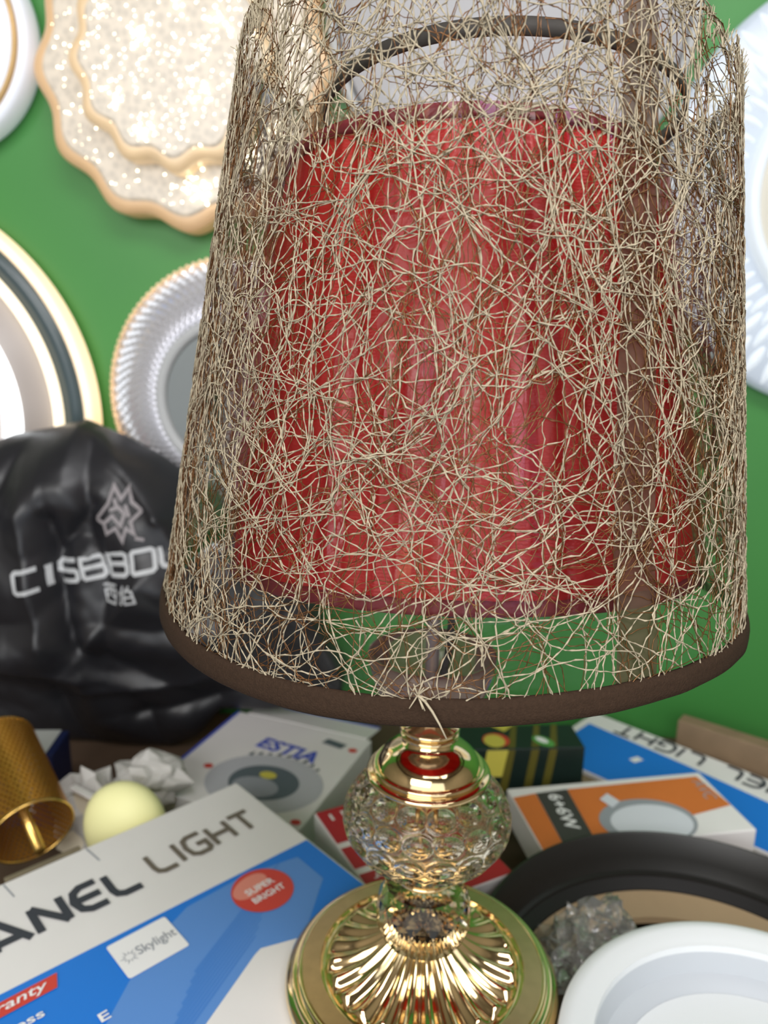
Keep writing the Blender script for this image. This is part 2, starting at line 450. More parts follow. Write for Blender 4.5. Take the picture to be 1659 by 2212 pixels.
def dimpled_globe():
    nj, ni = 320, 130
    R, H, zc = 0.0490, 0.0315, 0.1200
    rows = [(-46, 13, 0.0), (-25, 16, 0.5), (-3, 18, 0.0), (19, 17, 0.5), (41, 14, 0.0)]
    cen = []
    for lat, cnt, off in rows:
        for q in range(cnt):
            lo = 2 * math.pi * (q + off) / cnt
            cen.append((math.cos(math.radians(lat)) * math.cos(lo), math.cos(math.radians(lat)) * math.sin(lo), math.sin(math.radians(lat))))
    cen = np.array(cen)
    la = np.linspace(-math.radians(70), math.radians(66), ni)
    lo = np.linspace(0, 2 * math.pi, nj, endpoint=False)
    LA, LO = np.meshgrid(la, lo, indexing='ij')
    U = np.stack([np.cos(LA) * np.cos(LO), np.cos(LA) * np.sin(LO), np.sin(LA)], -1).reshape(-1, 3)
    d = np.arccos(np.clip((U @ cen.T).max(1), -1, 1)) / math.radians(9.3)
    disp = np.where(d < 1, -0.0032 * (1 - d ** 2), 0.0) + 0.0008 * np.exp(-((d - 1.05) / 0.14) ** 2)
    P = U * np.array([R, R, H]) + U * disp[:, None]
    P[:, 2] += zc
    V = P.tolist(); F = []
    for i in range(ni - 1):
        for j in range(nj):
            k = (j + 1) % nj
            F.append((i * nj + j, i * nj + k, (i + 1) * nj + k, (i + 1) * nj + j))
    F.append(tuple(range(nj))[::-1]); F.append(tuple((ni - 1) * nj + j for j in range(nj)))
    b = len(V); n2, m2 = 64, 24          # smooth hollow inside
    for i in range(m2):
        t = math.radians(-62 + 120 * i / (m2 - 1))
        for j in range(n2):
            w = 2 * math.pi * j / n2
            V.append((0.0430 * math.cos(t) * math.cos(w), 0.0430 * math.cos(t) * math.sin(w), zc + 0.0270 * math.sin(t)))
    for i in range(m2 - 1):
        for j in range(n2):
            k = (j + 1) % n2; F.append((b + i * n2 + j, b + (i + 1) * n2 + j, b + (i + 1) * n2 + k, b + i * n2 + k))
    F.append(tuple(b + j for j in range(n2))); F.append(tuple(b + (m2 - 1) * n2 + j for j in range(n2))[::-1])
    return mesh('crystal_globe', V, F, M['crystal'], lamp, True)
dimpled_globe()
lathe('centre_rod', [(0, 0.0915), (0.0045, 0.0915), (0.0045, 0.1462), (0, 0.1462)], M['gold_satin'], lamp, 24)

cap = [(0, 0.1495), (0.0330, 0.1468)] + arc(0.0342, 0.1486, 0.0020, -110, 80, 8) + [(0.0325, 0.1510)] + arc(0.0312, 0.1526, 0.0016, -40, 90, 6) + \
    [(0.0298, 0.1540), (0.0292, 0.1560), (0.0270, 0.1598), (0.0232, 0.1632), (0.0190, 0.1655), (0.0162, 0.1668), (0.0142, 0.1684), (0.0136, 0.1702), (0.0150, 0.1716)] + \
    arc(0.0158, 0.1732, 0.0014, -80, 60, 5) + [(0.0150, 0.1750)] + arc(0.0158, 0.1772, 0.0016, -60, 90, 6) + [(0.0150, 0.1795), (0.0105, 0.1815), (0.0085, 0.1850), (0, 0.1850)]
o = lathe('gold_cap', cap, M['gold'], lamp, 96); smooth_by_angle(o, 50)
dish = [(0.004, 0.1853), (0.0120, 0.1858), (0.0230, 0.1905), (0.0315, 0.2020), (0.0355, 0.2160), (0.0362, 0.2230), (0.0342, 0.2235), (0.0332, 0.2165), (0.0292, 0.2045), (0.0212, 0.1945), (0.0110, 0.1900), (0.004, 0.1898)]
dsh = lathe('glass_dish', dish, M['rosy_glass'], lamp, 64, closed=True)
lathe('pole', [(0, 0.1905), (0.0038, 0.1905), (0.0038, 0.300), (0, 0.300)], M['silver'], lamp, 24)
lathe('socket', [(0, 0.2600), (0.0120, 0.2600), (0.0130, 0.2640), (0.0130, 0.3060), (0.0100, 0.3100), (0, 0.3100)], M['dark'], lamp, 32)
tube('cord', [(0.006, -0.003, 0.262), (0.010, -0.004, 0.245), (0.009, -0.002, 0.225), (0.0055, 0, 0.205), (0.004, 0, 0.192)], 0.0022, M['dark'], lamp)

# ---- the red pleated shade inside
def Mtilt(tx, ty):
    return Matrix.Rotation(tx, 3, 'X') @ Matrix.Rotation(ty, 3, 'Y')
RM, RO = Mtilt(-0.1244, -0.0206), Vector((0.013, 0, 0.25))
RZ0, RZ1, RR0, RR1 = 0.2752, 0.4798, 0.1213, 0.0913
rad_noise = [random.uniform(-1, 1) for _ in range(256)]
def red_pt(a, v, off=0.0):
    r = RR0 + (RR1 - RR0) * v + off
    return RM @ Vector((r * math.cos(a), r * math.sin(a), RZ0 + (RZ1 - RZ0) * v - 0.25)) + RO

def red_shade():
    n, m, K = 720, 24, 60
    V, F = [], []
    for i in range(m + 1):
        v = i / m
        for j in range(n):
            a = 2 * math.pi * j / n
            k = (j * K // n)
            ph = (a * K / (2 * math.pi)) % 1.0
            amp = 0.0011 + 0.0009 * rad_noise[k % 256]
            off = amp * (abs(2 * ph - 1) - 0.5) * 2 * (0.75 + 0.25 * math.sin(v * 9 + rad_noise[k] * 7))
            off += 0.0016 * noise.noise((math.cos(a) * 5, math.sin(a) * 5, v * 1.5))
            V.append(red_pt(a, v, off))
    for i in range(m):
        for j in range(n):
            k = (j + 1) % n
            F.append((i * n + j, i * n + k, (i + 1) * n + k, (i + 1) * n + j))
    return mesh('inner_shade', V, F, M['red_fabric'], lamp, True)
red = red_shade()
tag(red, 'red pleated fabric shade wrapped in clear plastic')

def band(name, ptf, prof, mat, parent, n=200):
    V, F = [], []; m = len(prof)
    for j in range(n):
        a = 2 * math.pi * j / n
        for (dr, dz) in prof: V.append(ptf(a, dr, dz))
    for j in range(n):
        k = (j + 1) % n
        for i in range(m):
            i2 = (i + 1) % m
            F.append((j * m + i, k * m + i, k * m + i2, j * m + i2))
    return mesh(name, V, F, mat, parent, True)
hR = RZ1 - RZ0
prof_b = [(-0.0012, -0.0005), (0.0020, -0.0005), (0.0024, 0.0015), (0.0024, 0.0042), (0.0020, 0.0055), (-0.0012, 0.0055)]
band('shade_hem', lambda a, dr, dz: red_pt(a, dz / hR, dr), prof_b, M['red_trim'], red)
band('shade_hem', lambda a, dr, dz: red_pt(a, 1 - dz / hR, dr), prof_b, M['red_trim'], red)
def wrap():
    n, m = 360, 30; V, F = [], []
    for i in range(m + 1):
        v = -0.01 + 1.02 * i / m
        for j in range(n):
            a = 2 * math.pi * j / n
            q = noise.noise((math.cos(a) * 7, math.sin(a) * 7, v * 0.9)) + 0.5 * noise.noise((math.cos(a) * 16 + 5, math.sin(a) * 16, v * 1.1))
            V.append(red_pt(a, v, 0.0060 + 0.0042 * q))
    for i in range(m):
        for j in range(n):
            k = (j + 1) % n; F.append((i * n + j, i * n + k, (i + 1) * n + k, (i + 1) * n + j))
    return mesh('plastic_wrap', V, F, M['wrap'], red, True)
wrap()

# ---- the thread mesh shade
SM, SO = Mtilt(0.0321, 0.0259), Vector((0.0066, 0, 0.25))
SZ0, SZ1, SR0, SR1 = 0.2635, 0.5143, 0.1495, 0.1102
SH = math.hypot(SZ1 - SZ0, SR0 - SR1)
def ztop(a):
    # the cut upper edge is uneven: higher at the left, a step down at the right
    return SZ1 - 0.003 - 0.006 * (1 + np.cos(a)) + 0.026 * np.maximum(0, -np.sin(a)) ** 1.5 + 0.0015 * np.sin(9 * a) + 0.001 * np.sin(23 * a + 1)
def shade_pt(a, v, off=0.0):
    z0 = SZ0 - 0.0011 * math.cos(2 * a) - 0.0054 * math.sin(2 * a)
    z = z0 + (float(ztop(a)) - z0) * v
    vv = (z - SZ0) / (SZ1 - SZ0)
    r = SR0 + (SR1 - SR0) * vv + off
    return SM @ Vector((r * math.cos(a), r * math.sin(a), z - 0.25)) + SO

def grid_shell(name, ptf, n, m, mat, parent, a0=0.0, a1=2 * math.pi, closed=True):
    V, F = [], []
    N = n if closed else n + 1
    for i in range(m + 1):
        for j in range(N): V.append(ptf(a0 + (a1 - a0) * j / n, i / m))
    for i in range(m):
        for j in range(n):
            k = (j + 1) % N; F.append((i * N + j, i * N + k, (i + 1) * N + k, (i + 1) * N + j))
    return mesh(name, V, F, mat, parent, True)
shade = grid_shell('mesh_shade', lambda a, v: shade_pt(a, v, -0.0028 + 0.0005 * noise.noise((3 * math.cos(a), 3 * math.sin(a), 4 * v))), 240, 40, M['film'], lamp)
tag(shade, 'tapered drum shade of tangled thread on clear film')
trim_prof = [(-0.0010, -0.0003), (0.0012, -0.0009), (0.0024, 0.0002), (0.0027, 0.0030), (0.0026, 0.0062), (0.0022, 0.0086), (0.0008, 0.0092), (-0.0010, 0.0085)]
bt = band('bottom_trim', lambda a, dr, dz: shade_pt(a, dz / (SZ1 - SZ0), dr + 0.0004 * noise.noise((9 * math.cos(a), 9 * math.sin(a), 0))), trim_prof, M['trim'], shade, 260)
GM, GO = Mtilt(-0.1603, -0.0161), Vector((0.0228, 0.0144, 0.5003))
def ring_pt(a, dr, dz):
    r = 0.0871 + dr + 0.0015 * math.sin(3 * a + 1)
    return GM @ Vector((r * math.cos(a), r * math.sin(a), dz)) + GO
band('top_ring', ring_pt, [(-0.0006, -0.0036), (0.0006, -0.0036), (0.0010, 0), (0.0006, 0.0034), (-0.0006, 0.0034)], M['ring'], shade, 160)
sa = -math.pi / 2 + math.radians(24)
grid_shell('seam_band', lambda a, v: shade_pt(a + 0.015 * noise.noise((v * 6, 0, 0)) - 0.03 * (v - 0.5), 0.01 + 0.96 * v, -0.0010 + 0.0004 * noise.noise((a * 30, v * 20, 2))), 10, 60, M['seam'], shade, sa, sa + math.radians(8.0), closed=False)

def thread_net(name, n_nodes, total_len, ra, rb, mat, seed, off0, spread, curl, sides=5, step=0.0024):
    g = np.random.default_rng(seed)
    Rm = (SR0 + SR1) / 2; W = 2 * math.pi * Rm; H = SZ1 - SZ0
    nodes = np.stack([g.uniform(0, W, n_nodes), g.uniform(-0.004, H + 0.006, n_nodes)], 1)
    for _ in range(3):      # relax a little so the stars spread out
        for i0 in range(0, n_nodes, 400):
            d = nodes[i0:i0 + 400, None] - nodes[None]
            d[..., 0] -= W * np.round(d[..., 0] / W)
            q = (d ** 2).sum(-1) + 1e-9
            s = W * H / n_nodes
            wgt = np.exp(-q / (s * 0.5))
            nodes[i0:i0 + 400] += 0.35 * math.sqrt(s) * (d / np.sqrt(q)[..., None] * wgt[..., None]).sum(1)
    nodes[:, 0] %= W
    K = 16
    nb = np.zeros((n_nodes, K), int); nbd = np.zeros((n_nodes, K, 2))
    for i in range(n_nodes):
        d = nodes - nodes[i]; d[:, 0] -= W * np.round(d[:, 0] / W)
        q = (d ** 2).sum(1); q[i] = 9
        k = np.argpartition(q, K)[:K]; nb[i] = k; nbd[i] = d[k]
    allV, allF = [], []; vb = 0; L = 0.0
    while L < total_len:
        i = g.integers(n_nodes); th = g.uniform(0, 2 * math.pi)
        if g.random() < 0.45: th = math.pi / 2 * g.choice([-1, 1]) + g.normal() * 0.25
        pts = [nodes[i].copy()]
        for s in range(g.integers(4, 18)):
            dv = nbd[i]; dl = np.hypot(dv[:, 0], dv[:, 1]); ang = np.arctan2(dv[:, 1], dv[:, 0])
            da = np.abs((ang - th + math.pi) % (2 * math.pi) - math.pi)
            sc = da + g.uniform(0, 0.8, K)
            k = sc.argmin()
            if da[k] > 1.1: break
            th = ang[k] + g.normal() * 0.30
            pts.append(pts[-1] + dv[k]); i = nb[i, k]
            if pts[-1][1] < 0.001 or pts[-1][1] > H + 0.003: break
        if len(pts) < 3: continue
        P = np.array(pts); P[1:-1] += g.normal(size=P[1:-1].shape) * spread
        # catmull-rom resample
        Q = np.vstack([2 * P[0] - P[1], P, 2 * P[-1] - P[-2]]); out = []
        for s in range(1, len(Q) - 2):
            l = np.hypot(*(Q[s + 1] - Q[s])); m = max(2, int(l / step)); t = np.linspace(0, 1, m, endpoint=False)[:, None]
            p0, p1, p2, p3 = Q[s - 1], Q[s], Q[s + 1], Q[s + 2]
            k_ = 0.55
            m1 = k_ * (p2 - p0) / 1.0; m2 = k_ * (p3 - p1) / 1.0
            out.append((2 * t ** 3 - 3 * t ** 2 + 1) * p1 + (t ** 3 - 2 * t ** 2 + t) * m1 + (-2 * t ** 3 + 3 * t ** 2) * p2 + (t ** 3 - t ** 2) * m2)
        C = np.vstack(out + [P[-1:]])
        n = len(C)
        wob = np.cumsum(g.normal(size=(n, 2)), 0) * curl * 0.25 + g.normal(size=(n, 2)) * curl
        C = C + wob * np.minimum(1, np.minimum(np.arange(n), n - 1 - np.arange(n)) / 3)[:, None]
        keep = (C[:, 1] > 0.0015) & (C[:, 1] < H + 0.006)
        C = C[keep]; n = len(C)
        if n < 4: continue
        L += np.hypot(*np.diff(C, axis=0).T).sum()
        a = C[:, 0] / Rm; v = C[:, 1] / H
        z0 = SZ0 - 0.0011 * np.cos(2 * a) - 0.0054 * np.sin(2 * a)
        zt = ztop(a)
        z = z0 + (zt - z0) * v; vv = (z - SZ0) / (SZ1 - SZ0)
        offn = off0 + 0.0009 * np.sin(np.cumsum(g.normal(size=n) * 0.5) + g.uniform(0, 6))
        r = SR0 + (SR1 - SR0) * vv + offn
        X = np.stack([r * np.cos(a), r * np.sin(a), z], 1)
        N = np.stack([np.cos(a), np.sin(a), np.full(n, 0.15)], 1)
        T = np.gradient(X, axis=0); T /= np.linalg.norm(T, axis=1)[:, None] + 1e-12
        B = np.cross(T, N); B /= np.linalg.norm(B, axis=1)[:, None] + 1e-12
        N = np.cross(B, T)
        tw = np.cumsum(np.full(n, 1.25) + g.normal(size=n) * 0.15) + g.uniform(0, 6)
        k = g.uniform(0.75, 1.2)
        ring = []
        for q in range(sides):
            w = 2 * math.pi * q / sides
            e1 = np.cos(w) * ra * k; e2 = np.sin(w) * rb * k
            ring.append(X + B * (e1 * np.cos(tw) - e2 * np.sin(tw))[:, None] + N * (e1 * np.sin(tw) + e2 * np.cos(tw))[:, None])
        R_ = np.stack(ring, 1).reshape(-1, 3)
        ii = np.arange(n - 1)[:, None] * sides + np.arange(sides)[None]
        jj = np.arange(n - 1)[:, None] * sides + (np.arange(sides)[None] + 1) % sides
        f = np.stack([ii, jj, jj + sides, ii + sides], -1).reshape(-1, 4) + vb
        allV.append(R_); allF.append(f); vb += len(R_)
    V = np.vstack(allV); F = np.vstack(allF)
    Mx = np.array(SM); V = (V - np.array([0, 0, 0.25])) @ Mx.T + np.array(SO)
    me = bpy.data.meshes.new(name)
    me.vertices.add(len(V)); me.vertices.foreach_set('co', V.astype(np.float32).ravel())
    me.loops.add(F.size); me.loops.foreach_set('vertex_index', F.astype(np.int32).ravel())
    me.polygons.add(len(F)); me.polygons.foreach_set('loop_start', np.arange(0, F.size, 4, dtype=np.int32))
    me.update(calc_edges=True); me.validate()
    o = link(name, me, mat, shade, True)
    tag(o, kind='stuff')
    return o
tp = thread_net('pale_thread', 2500, 185.0, 0.00037, 0.00021, M['thread_pale'], 11, 0.0006, 0.0022, 0.00022)
tb = thread_net('brown_thread', 2100, 150.0, 0.00023, 0.00018, M['thread_brown'], 23, 0.0001, 0.0018, 0.00030)
tp['label'] = 'cream twisted thread net'; tb['label'] = 'brown glittering metallic thread net'

# frayed ends along the cut upper edge and one tuft caught in the lower trim
def fray():
    paths, radii = [], []
    for _ in range(900):
        a = random.uniform(0, 2 * math.pi)
        if random.random() < 0.4: a = random.choice([-2.9, -2.6, -0.4, -0.15, 0.0, 3.0]) + random.gauss(0, 0.07)
        l = random.uniform(0.003, 0.013); lean = random.gauss(0, 0.35); out_ = random.gauss(0.0001, 0.0005)
        v0 = 1 - random.uniform(0.0, 0.03)
        P = []
        for s in range(5):
            t = s / 4
            P.append(shade_pt(a + lean * l / 0.11 * t, v0 + l * t / (SZ1 - SZ0) * 0.9, 0.0006 + out_ * t * t * 3 + random.gauss(0, 0.0002)))
        paths.append(P); r = random.uniform(0.00014, 0.0003); radii.append([r, r, r * .95, r * .85, r * .6])
    V, F = tube_mesh(paths, radii, 4)
    o = mesh('frayed_edge', V, F, M['thread_pale'], shade, True); tag(o, kind='stuff')
    return o
fray()
def tuft():
    paths, radii = [], []
    a0 = -math.pi / 2 - 0.08
    for k in range(16):
        ang = random.uniform(0, 2 * math.pi); l = random.uniform(0.003, 0.006)
        P = [shade_pt(a0 + 0.03 * (t * l / 0.005) * math.cos(ang), 0.045 + 0.022 * (t * l / 0.005) * math.sin(ang), 0.0032 + 0.0015 * t) for t in (0, 0.33, 0.66, 1)]
        paths.append(P); radii.append([0.0003, 0.0003, 0.00025, 0.0002])
    P = [shade_pt(a0 + 0.075 * t, 0.045 - 0.055 * t ** 1.5, 0.0036 + 0.002 * t) for t in (0, .25, .5, .75, 1)]
    paths.append(P); radii.append([0.0006, 0.0005, 0.0005, 0.0004, 0.0003])
    V, F = tube_mesh(paths, radii, 5)
    return mesh('thread_tuft', V, F, M['thread_pale'], shade, True)
tuft()

# ------------------------------------------------------------------ cartons
M['carton_white'] = pmat('carton_white', srgb(232, 230, 228), 0.45, noise_amt=0.06, nscale=14, spec=0.4)
M['carton_brown'] = pmat('carton_brown', srgb(140, 118, 92), 0.75, noise_amt=0.25, nscale=40)
M['carton_edge'] = pmat('carton_edge', srgb(120, 110, 88), 0.8, noise_amt=0.3, nscale=60)
M['blue_print'] = pmat('blue_print', srgb(28, 122, 218), 0.4)
M['blue_pale'] = pmat('blue_pale', srgb(92, 144, 214), 0.4)
M['blue_mid'] = pmat('blue_mid', srgb(70, 130, 208), 0.4)
M['ink_dark'] = pmat('ink_dark', srgb(58, 62, 70), 0.5)
M['ink_olive'] = pmat('ink_olive', srgb(112, 104, 92), 0.5)
M['ink_white'] = pmat('ink_white', srgb(240, 240, 240), 0.5)
M['ink_grey'] = pmat('ink_grey', srgb(150, 155, 162), 0.5)
M['print_grey'] = pmat('print_grey', srgb(186, 188, 194), 0.5)
M['ink_blue'] = pmat('ink_blue', srgb(72, 92, 190), 0.5)
M['badge_red'] = pmat('badge_red', srgb(206, 66, 52), 0.35)
M['badge_shine'] = pmat('badge_shine', srgb(226, 140, 122), 0.35)
M['red_print'] = pmat('red_print', srgb(178, 32, 44), 0.45)
M['orange_print'] = pmat('orange_print', srgb(212, 118, 56), 0.45, noise_amt=0.1, nscale=20)
M['black_print'] = pmat('black_print', srgb(66, 62, 62), 0.45)
M['green_dark'] = pmat('green_dark', srgb(24, 40, 36), 0.4, noise_amt=0.2, nscale=30)
M['stripe_yellow'] = pmat('stripe_yellow', srgb(96, 90, 34), 0.45)
M['yellow_print'] = pmat('yellow_print', srgb(206, 196, 84), 0.45)
M['badge_green'] = pmat('badge_green', srgb(90, 160, 78), 0.4)

def carton(name, label, w, h, t, loc, rz, mat, tx=0.0, ty=0.0, cat='box', bev=0.0012):
    """a closed carton whose far-left top corner is its origin; x to the right, -y towards the viewer"""
    o = from_bm(name, box_bm(0, w, -h, 0, -t, 0, bev), mat)
    o.location = loc
    o.rotation_euler = (Matrix.Rotation(rz, 3, 'Z') @ Matrix.Rotation(tx, 3, 'X') @ Matrix.Rotation(ty, 3, 'Y')).to_euler()
    tag(o, label, cat)
    return o

# big panel light box (stack of two) under the lamp ---------------------------------
PA = math.radians(47)
W1, H1 = 0.34, 0.285
e1 = Vector((math.cos(PA), math.sin(PA), 0)); e2 = Vector((math.sin(PA), -math.cos(PA), 0))
corner = Vector((-0.171, 0.205, 0.0))
pl = carton('panel_light_box', 'white and blue panel light box under the lamp, reading SUPER BRIGHT', W1, H1, 0.042, corner - e1 * W1, PA, M['carton_white'])
low = carton('lamp_carton', 'plain white carton beneath the blue panel light box', W1 - 0.012, H1 - 0.01, -ZT - 0.0425, corner - e1 * (W1 - 0.004) + e2 * 0.004 + Vector((0, 0, -0.0422)), PA, M['carton_white'])
S = lambda s: W1 + s          # print coordinates measured from the far right corner
flat('blue_panel', [(0.002, -0.099), (S(-0.002), -0.106), (S(-0.002), -H1 + 0.002), (0.002, -H1 + 0.002)], M['blue_print'], pl, 0.0003)
# paler streaks fanning over the blue panel
P = [(S(-0.020), -0.118), (S(-0.060), -0.109), (S(-0.110), -0.110), (S(-0.150), -0.128), (S(-0.200), -0.170), (S(-0.240), -0.225), (S(-0.12), -0.23), (S(-0.020), -0.150)]
flat('pale_blue_swoosh', P, M['blue_pale'], pl, 0.0005)
for i in range(10):
    x0_, y0_ = S(-0.035 - 0.006 * i), -0.114 - 0.0055 * i
    flat('streak', [(x0_, y0_), (x0_, y0_ - 0.0012), (x0_ - 0.10, y0_ - 0.052), (x0_ - 0.10, y0_ - 0.0495)], M['blue_mid'], pl, 0.0006)
flat('white_swoosh', [(S(-0.093), -0.176), (S(-0.099), -0.178), (S(-0.160), -0.208), (S(-0.230), -0.262), (S(-0.235), -0.283), (S(-0.03), -0.283), (S(-0.03), -0.20)], M['carton_white'], pl, 0.0008)
wide_text('lettering', 'PANEL', S(-0.2475), -0.0665, 0.0265, 0.124, M['ink_dark'], pl, math.radians(-1), w=0.25)
wide_text('lettering', 'LIGHT', S(-0.1085), -0.0655, 0.0240, 0.0905, M['ink_olive'], pl, math.radians(0), w=0.215)
flat('logo_label', rrect(S(-0.1685), S(-0.1265), -0.1430, -0.1085, 0.002), M['ink_white'], pl, 0.0011)
text('lettering', 'Skylight', S(-0.1415), -0.1265, 0.0270, 0.0105, M['ink_grey'], pl, z=0.0014, bold=0.01)
def sunburst(cx, cy, r):
    V, F = [], []
    for i in range(11):
        t = 2 * math.pi * i / 11 + 0.2
        V += [(cx + 0.4 * r * math.cos(t - 0.2), cy + 0.4 * r * math.sin(t - 0.2), 0.0014), (cx + r * (1.0 if i % 2 else 0.75) * math.cos(t), cy + r * (1.0 if i % 2 else 0.75) * math.sin(t), 0.0014), (cx + 0.4 * r * math.cos(t + 0.2), cy + 0.4 * r * math.sin(t + 0.2), 0.0014)]
        F.append((3 * i, 3 * i + 2, 3 * i + 1))
    return mesh('sunburst', V, F, M['ink_grey'], pl)
sunburst(S(-0.1605), -0.1265, 0.0068)
flat('badge', disc_pts(S(-0.061), -0.131, 0.0225), M['badge_red'], pl, 0.0011)
flat('badge_shine', disc_pts(S(-0.066), -0.1225, 0.0155, 0.0095, 40, 0.3), M['badge_shine'], pl, 0.0013)
text('lettering', 'SUPER', S(-0.061), -0.1275, 0.0235, 0.0062, M['ink_white'], pl, z=0.0016, bold=0.02)
text('lettering', 'BRIGHT', S(-0.060), -0.1375, 0.0265, 0.0062, M['ink_white'], pl, z=0.0016, bold=0.02)
flat('warranty_strip', [(S(-0.285), -0.108), (S(-0.200), -0.108), (S(-0.204), -0.1195), (S(-0.285), -0.1195)], M['badge_red'], pl, 0.0011)
text('lettering', 'Warranty', S(-0.2355), -0.1140, 0.056, 0.0095, M['ink_white'], pl, z=0.0016, shear=0.25, bold=0.01)
text('lettering', 'Brightness', S(-0.2450), -0.1335, 0.056, 0.0085, M['ink_white'], pl, z=0.0016, bold=0.015)
text('lettering', 'E', S(-0.1915), -0.1590, 0.006, 0.007, M['ink_white'], pl, z=0.0016, bold=0.02)
# raw cardboard flap standing at the far edge
box('cardboard_flap', S(-0.196), S(-0.140), 0.0005, 0.0050, -0.035, 0.0010, M['carton_edge'], pl, 0.0008)
flat('flap_crease', [(S(-0.1380), -0.002), (S(-0.1365), -0.002), (S(-0.1345), -0.022), (S(-0.1358), -0.022)], M['ink_grey'], pl, 0.0003)
flat('flap_crease', [(S(-0.1990), -0.002), (S(-0.1978), -0.002), (S(-0.1960), -0.020), (S(-0.1972), -0.020)], M['ink_grey'], pl, 0.0003)

# downlight box, lettered ESTIA -----------------------------------------------------
es = carton('downlight_box', 'white downlight box with blue ESTIA lettering beside the black bag', 0.166, 0.168, 0.049, (-0.2208, 0.402, -0.0355), -0.30, M['carton_white'], cat='box')
flat('blue_edge', [(0.0, -0.001), (0.0035, -0.001), (0.0035, -0.167), (0.0, -0.167)], M['ink_blue'], es)
text('lettering', 'ESTIA', 0.094, -0.0535, 0.072, 0.021, M['ink_blue'], es, rot=-0.10, bold=0.03, shear=0.1)
ring_flat('lamp_print', 0.100, -0.116, 0.036, 0.060, M['print_grey'], es, 0.0006, sy=0.80)
M['ink_slate'] = M.get('ink_slate') or pmat('ink_slate', srgb(92, 104, 110), 0.5)
flat('lamp_print_reflector', disc_pts(0.100, -0.116, 0.036, 0.029), M['ink_slate'], es, 0.0007)
flat('lamp_print_face', disc_pts(0.096, -0.126, 0.024, 0.016), M['ink_grey'], es, 0.0009)
flat('lamp_print_chip', disc_pts(0.098, -0.104, 0.009, 0.006), M['yellow_print'], es, 0.0011)
for i in range(9):
    t = math.radians(52 + 9.5 * i)
    x, y = 0.100 + 0.062 * math.cos(t), -0.116 + 0.050 * math.sin(t)
    flat('print_fin', [(x - 0.003, y - 0.001), (x + 0.003, y - 0.001), (x + 0.001, y + 0.004 + 0.002 * (i % 3))], M['ink_slate'], es, 0.0006)
for x, y in ((0.034, -0.112), (0.158, -0.160), (0.156, -0.028)):
    flat('orange_dot', disc_pts(x, y, 0.005, 0.004, 16), M['badge_red'], es, 0.0007)
flat('specification_print', [(0.122, -0.016), (0.146, -0.020), (0.143, -0.030), (0.119, -0.026)], M['ink_slate'], es, 0.0006)
# its opened lid flaps at the far edge
lid = from_bm('lid_flap', box_bm(0.012, 0.160, 0.0, 0.040, -0.001, 0.001, 0.0006), M['carton_white'], es)
lid.location = (0, 0.001, -0.001); lid.rotation_euler = (math.radians(-10), 0, 0)
fl = from_bm('lid_edge', box_bm(0.012, 0.160, 0.0365, 0.0405, 0.0012, 0.0016), M['ink_blue'], lid)

# red driver box -------------------------------------------------------------------
rb = carton('driver_box', 'red and white striped driver box behind the crystal globe', 0.112, 0.140, 0.069, (-0.0985, 0.190, -0.016), 0.55, M['carton_white'])
flat('red_field', [(0.001, -0.001), (0.111, -0.001), (0.111, -0.0475), (0.001, -0.0475)], M['red_print'], rb)
flat('red_field', [(0.001, -0.0545), (0.111, -0.0545), (0.111, -0.0820), (0.001, -0.0820)], M['red_print'], rb)
flat('red_field', [(0.001, -0.0890), (0.111, -0.0890), (0.111, -0.1390), (0.001, -0.1390)], M['red_print'], rb)
text('lettering', '3 IN 1', 0.030, -0.013, 0.040, 0.0095, M['ink_white'], rb, rot=math.pi, bold=0.02)
text('lettering', '300mA', 0.030, -0.0665, 0.036, 0.0085, M['ink_white'], rb, rot=math.pi, bold=0.01)
text('lettering', 'Driver', 0.026, -0.0975, 0.032, 0.0075, M['ink_white'], rb, rot=math.pi, bold=0.01)

# brown carton carrying the orange box ------------------------------------------------
carton('brown_carton', 'brown cardboard carton sticking out under the orange lamp box', 0.200, 0.060, -ZT - 0.051, (0.160, 0.338, -0.0508), -0.70, M['carton_brown'])
# orange and white box ----------------------------------------------------------------
av = carton('orange_lamp_box', 'orange and white round panel lamp box marked 6+6W', 0.197, 0.091, 0.030, (0.074, 0.2525, -0.0205), 0.25, M['carton_white'], ty=0.0)
flat('orange_field', [(0.001, -0.015), (0.024, -0.0115), (0.0205, -0.086), (0.001, -0.090)], M['orange_print'], av)
flat('orange_field', [(0.056, -0.0095), (0.190, -0.007), (0.1955, -0.055), (0.150, -0.0645), (0.146, -0.075), (0.050, -0.084)], M['orange_print'], av)
flat('black_band', [(0.0243, -0.0115), (0.0557, -0.0095), (0.0497, -0.086), (0.0208, -0.086)], M['black_print'], av, 0.0005)
text('lettering', '6+6W', 0.0390, -0.0420, 0.052, 0.013, M['ink_white'], av, rot=-math.pi / 2 - 0.05, bold=0.02)
text('lettering', 'AVC', 0.185, -0.0290, 0.030, 0.012, M['ink_grey'], av, rot=-math.pi / 2 - 0.1, z=0.0007)
flat('lamp_print_rim', disc_pts(0.108, -0.066, 0.044, 0.032), M['ink_grey'], av, 0.0007)
M['print_pale'] = pmat('print_pale', srgb(214, 218, 226), 0.5)
flat('lamp_print_face', disc_pts(0.110, -0.069, 0.037, 0.026), M['print_pale'], av, 0.0009)
flat('lamp_print_clip', [(0.079, -0.030), (0.090, -0.022), (0.096, -0.036), (0.085, -0.044)], M['print_pale'], av, 0.0011)

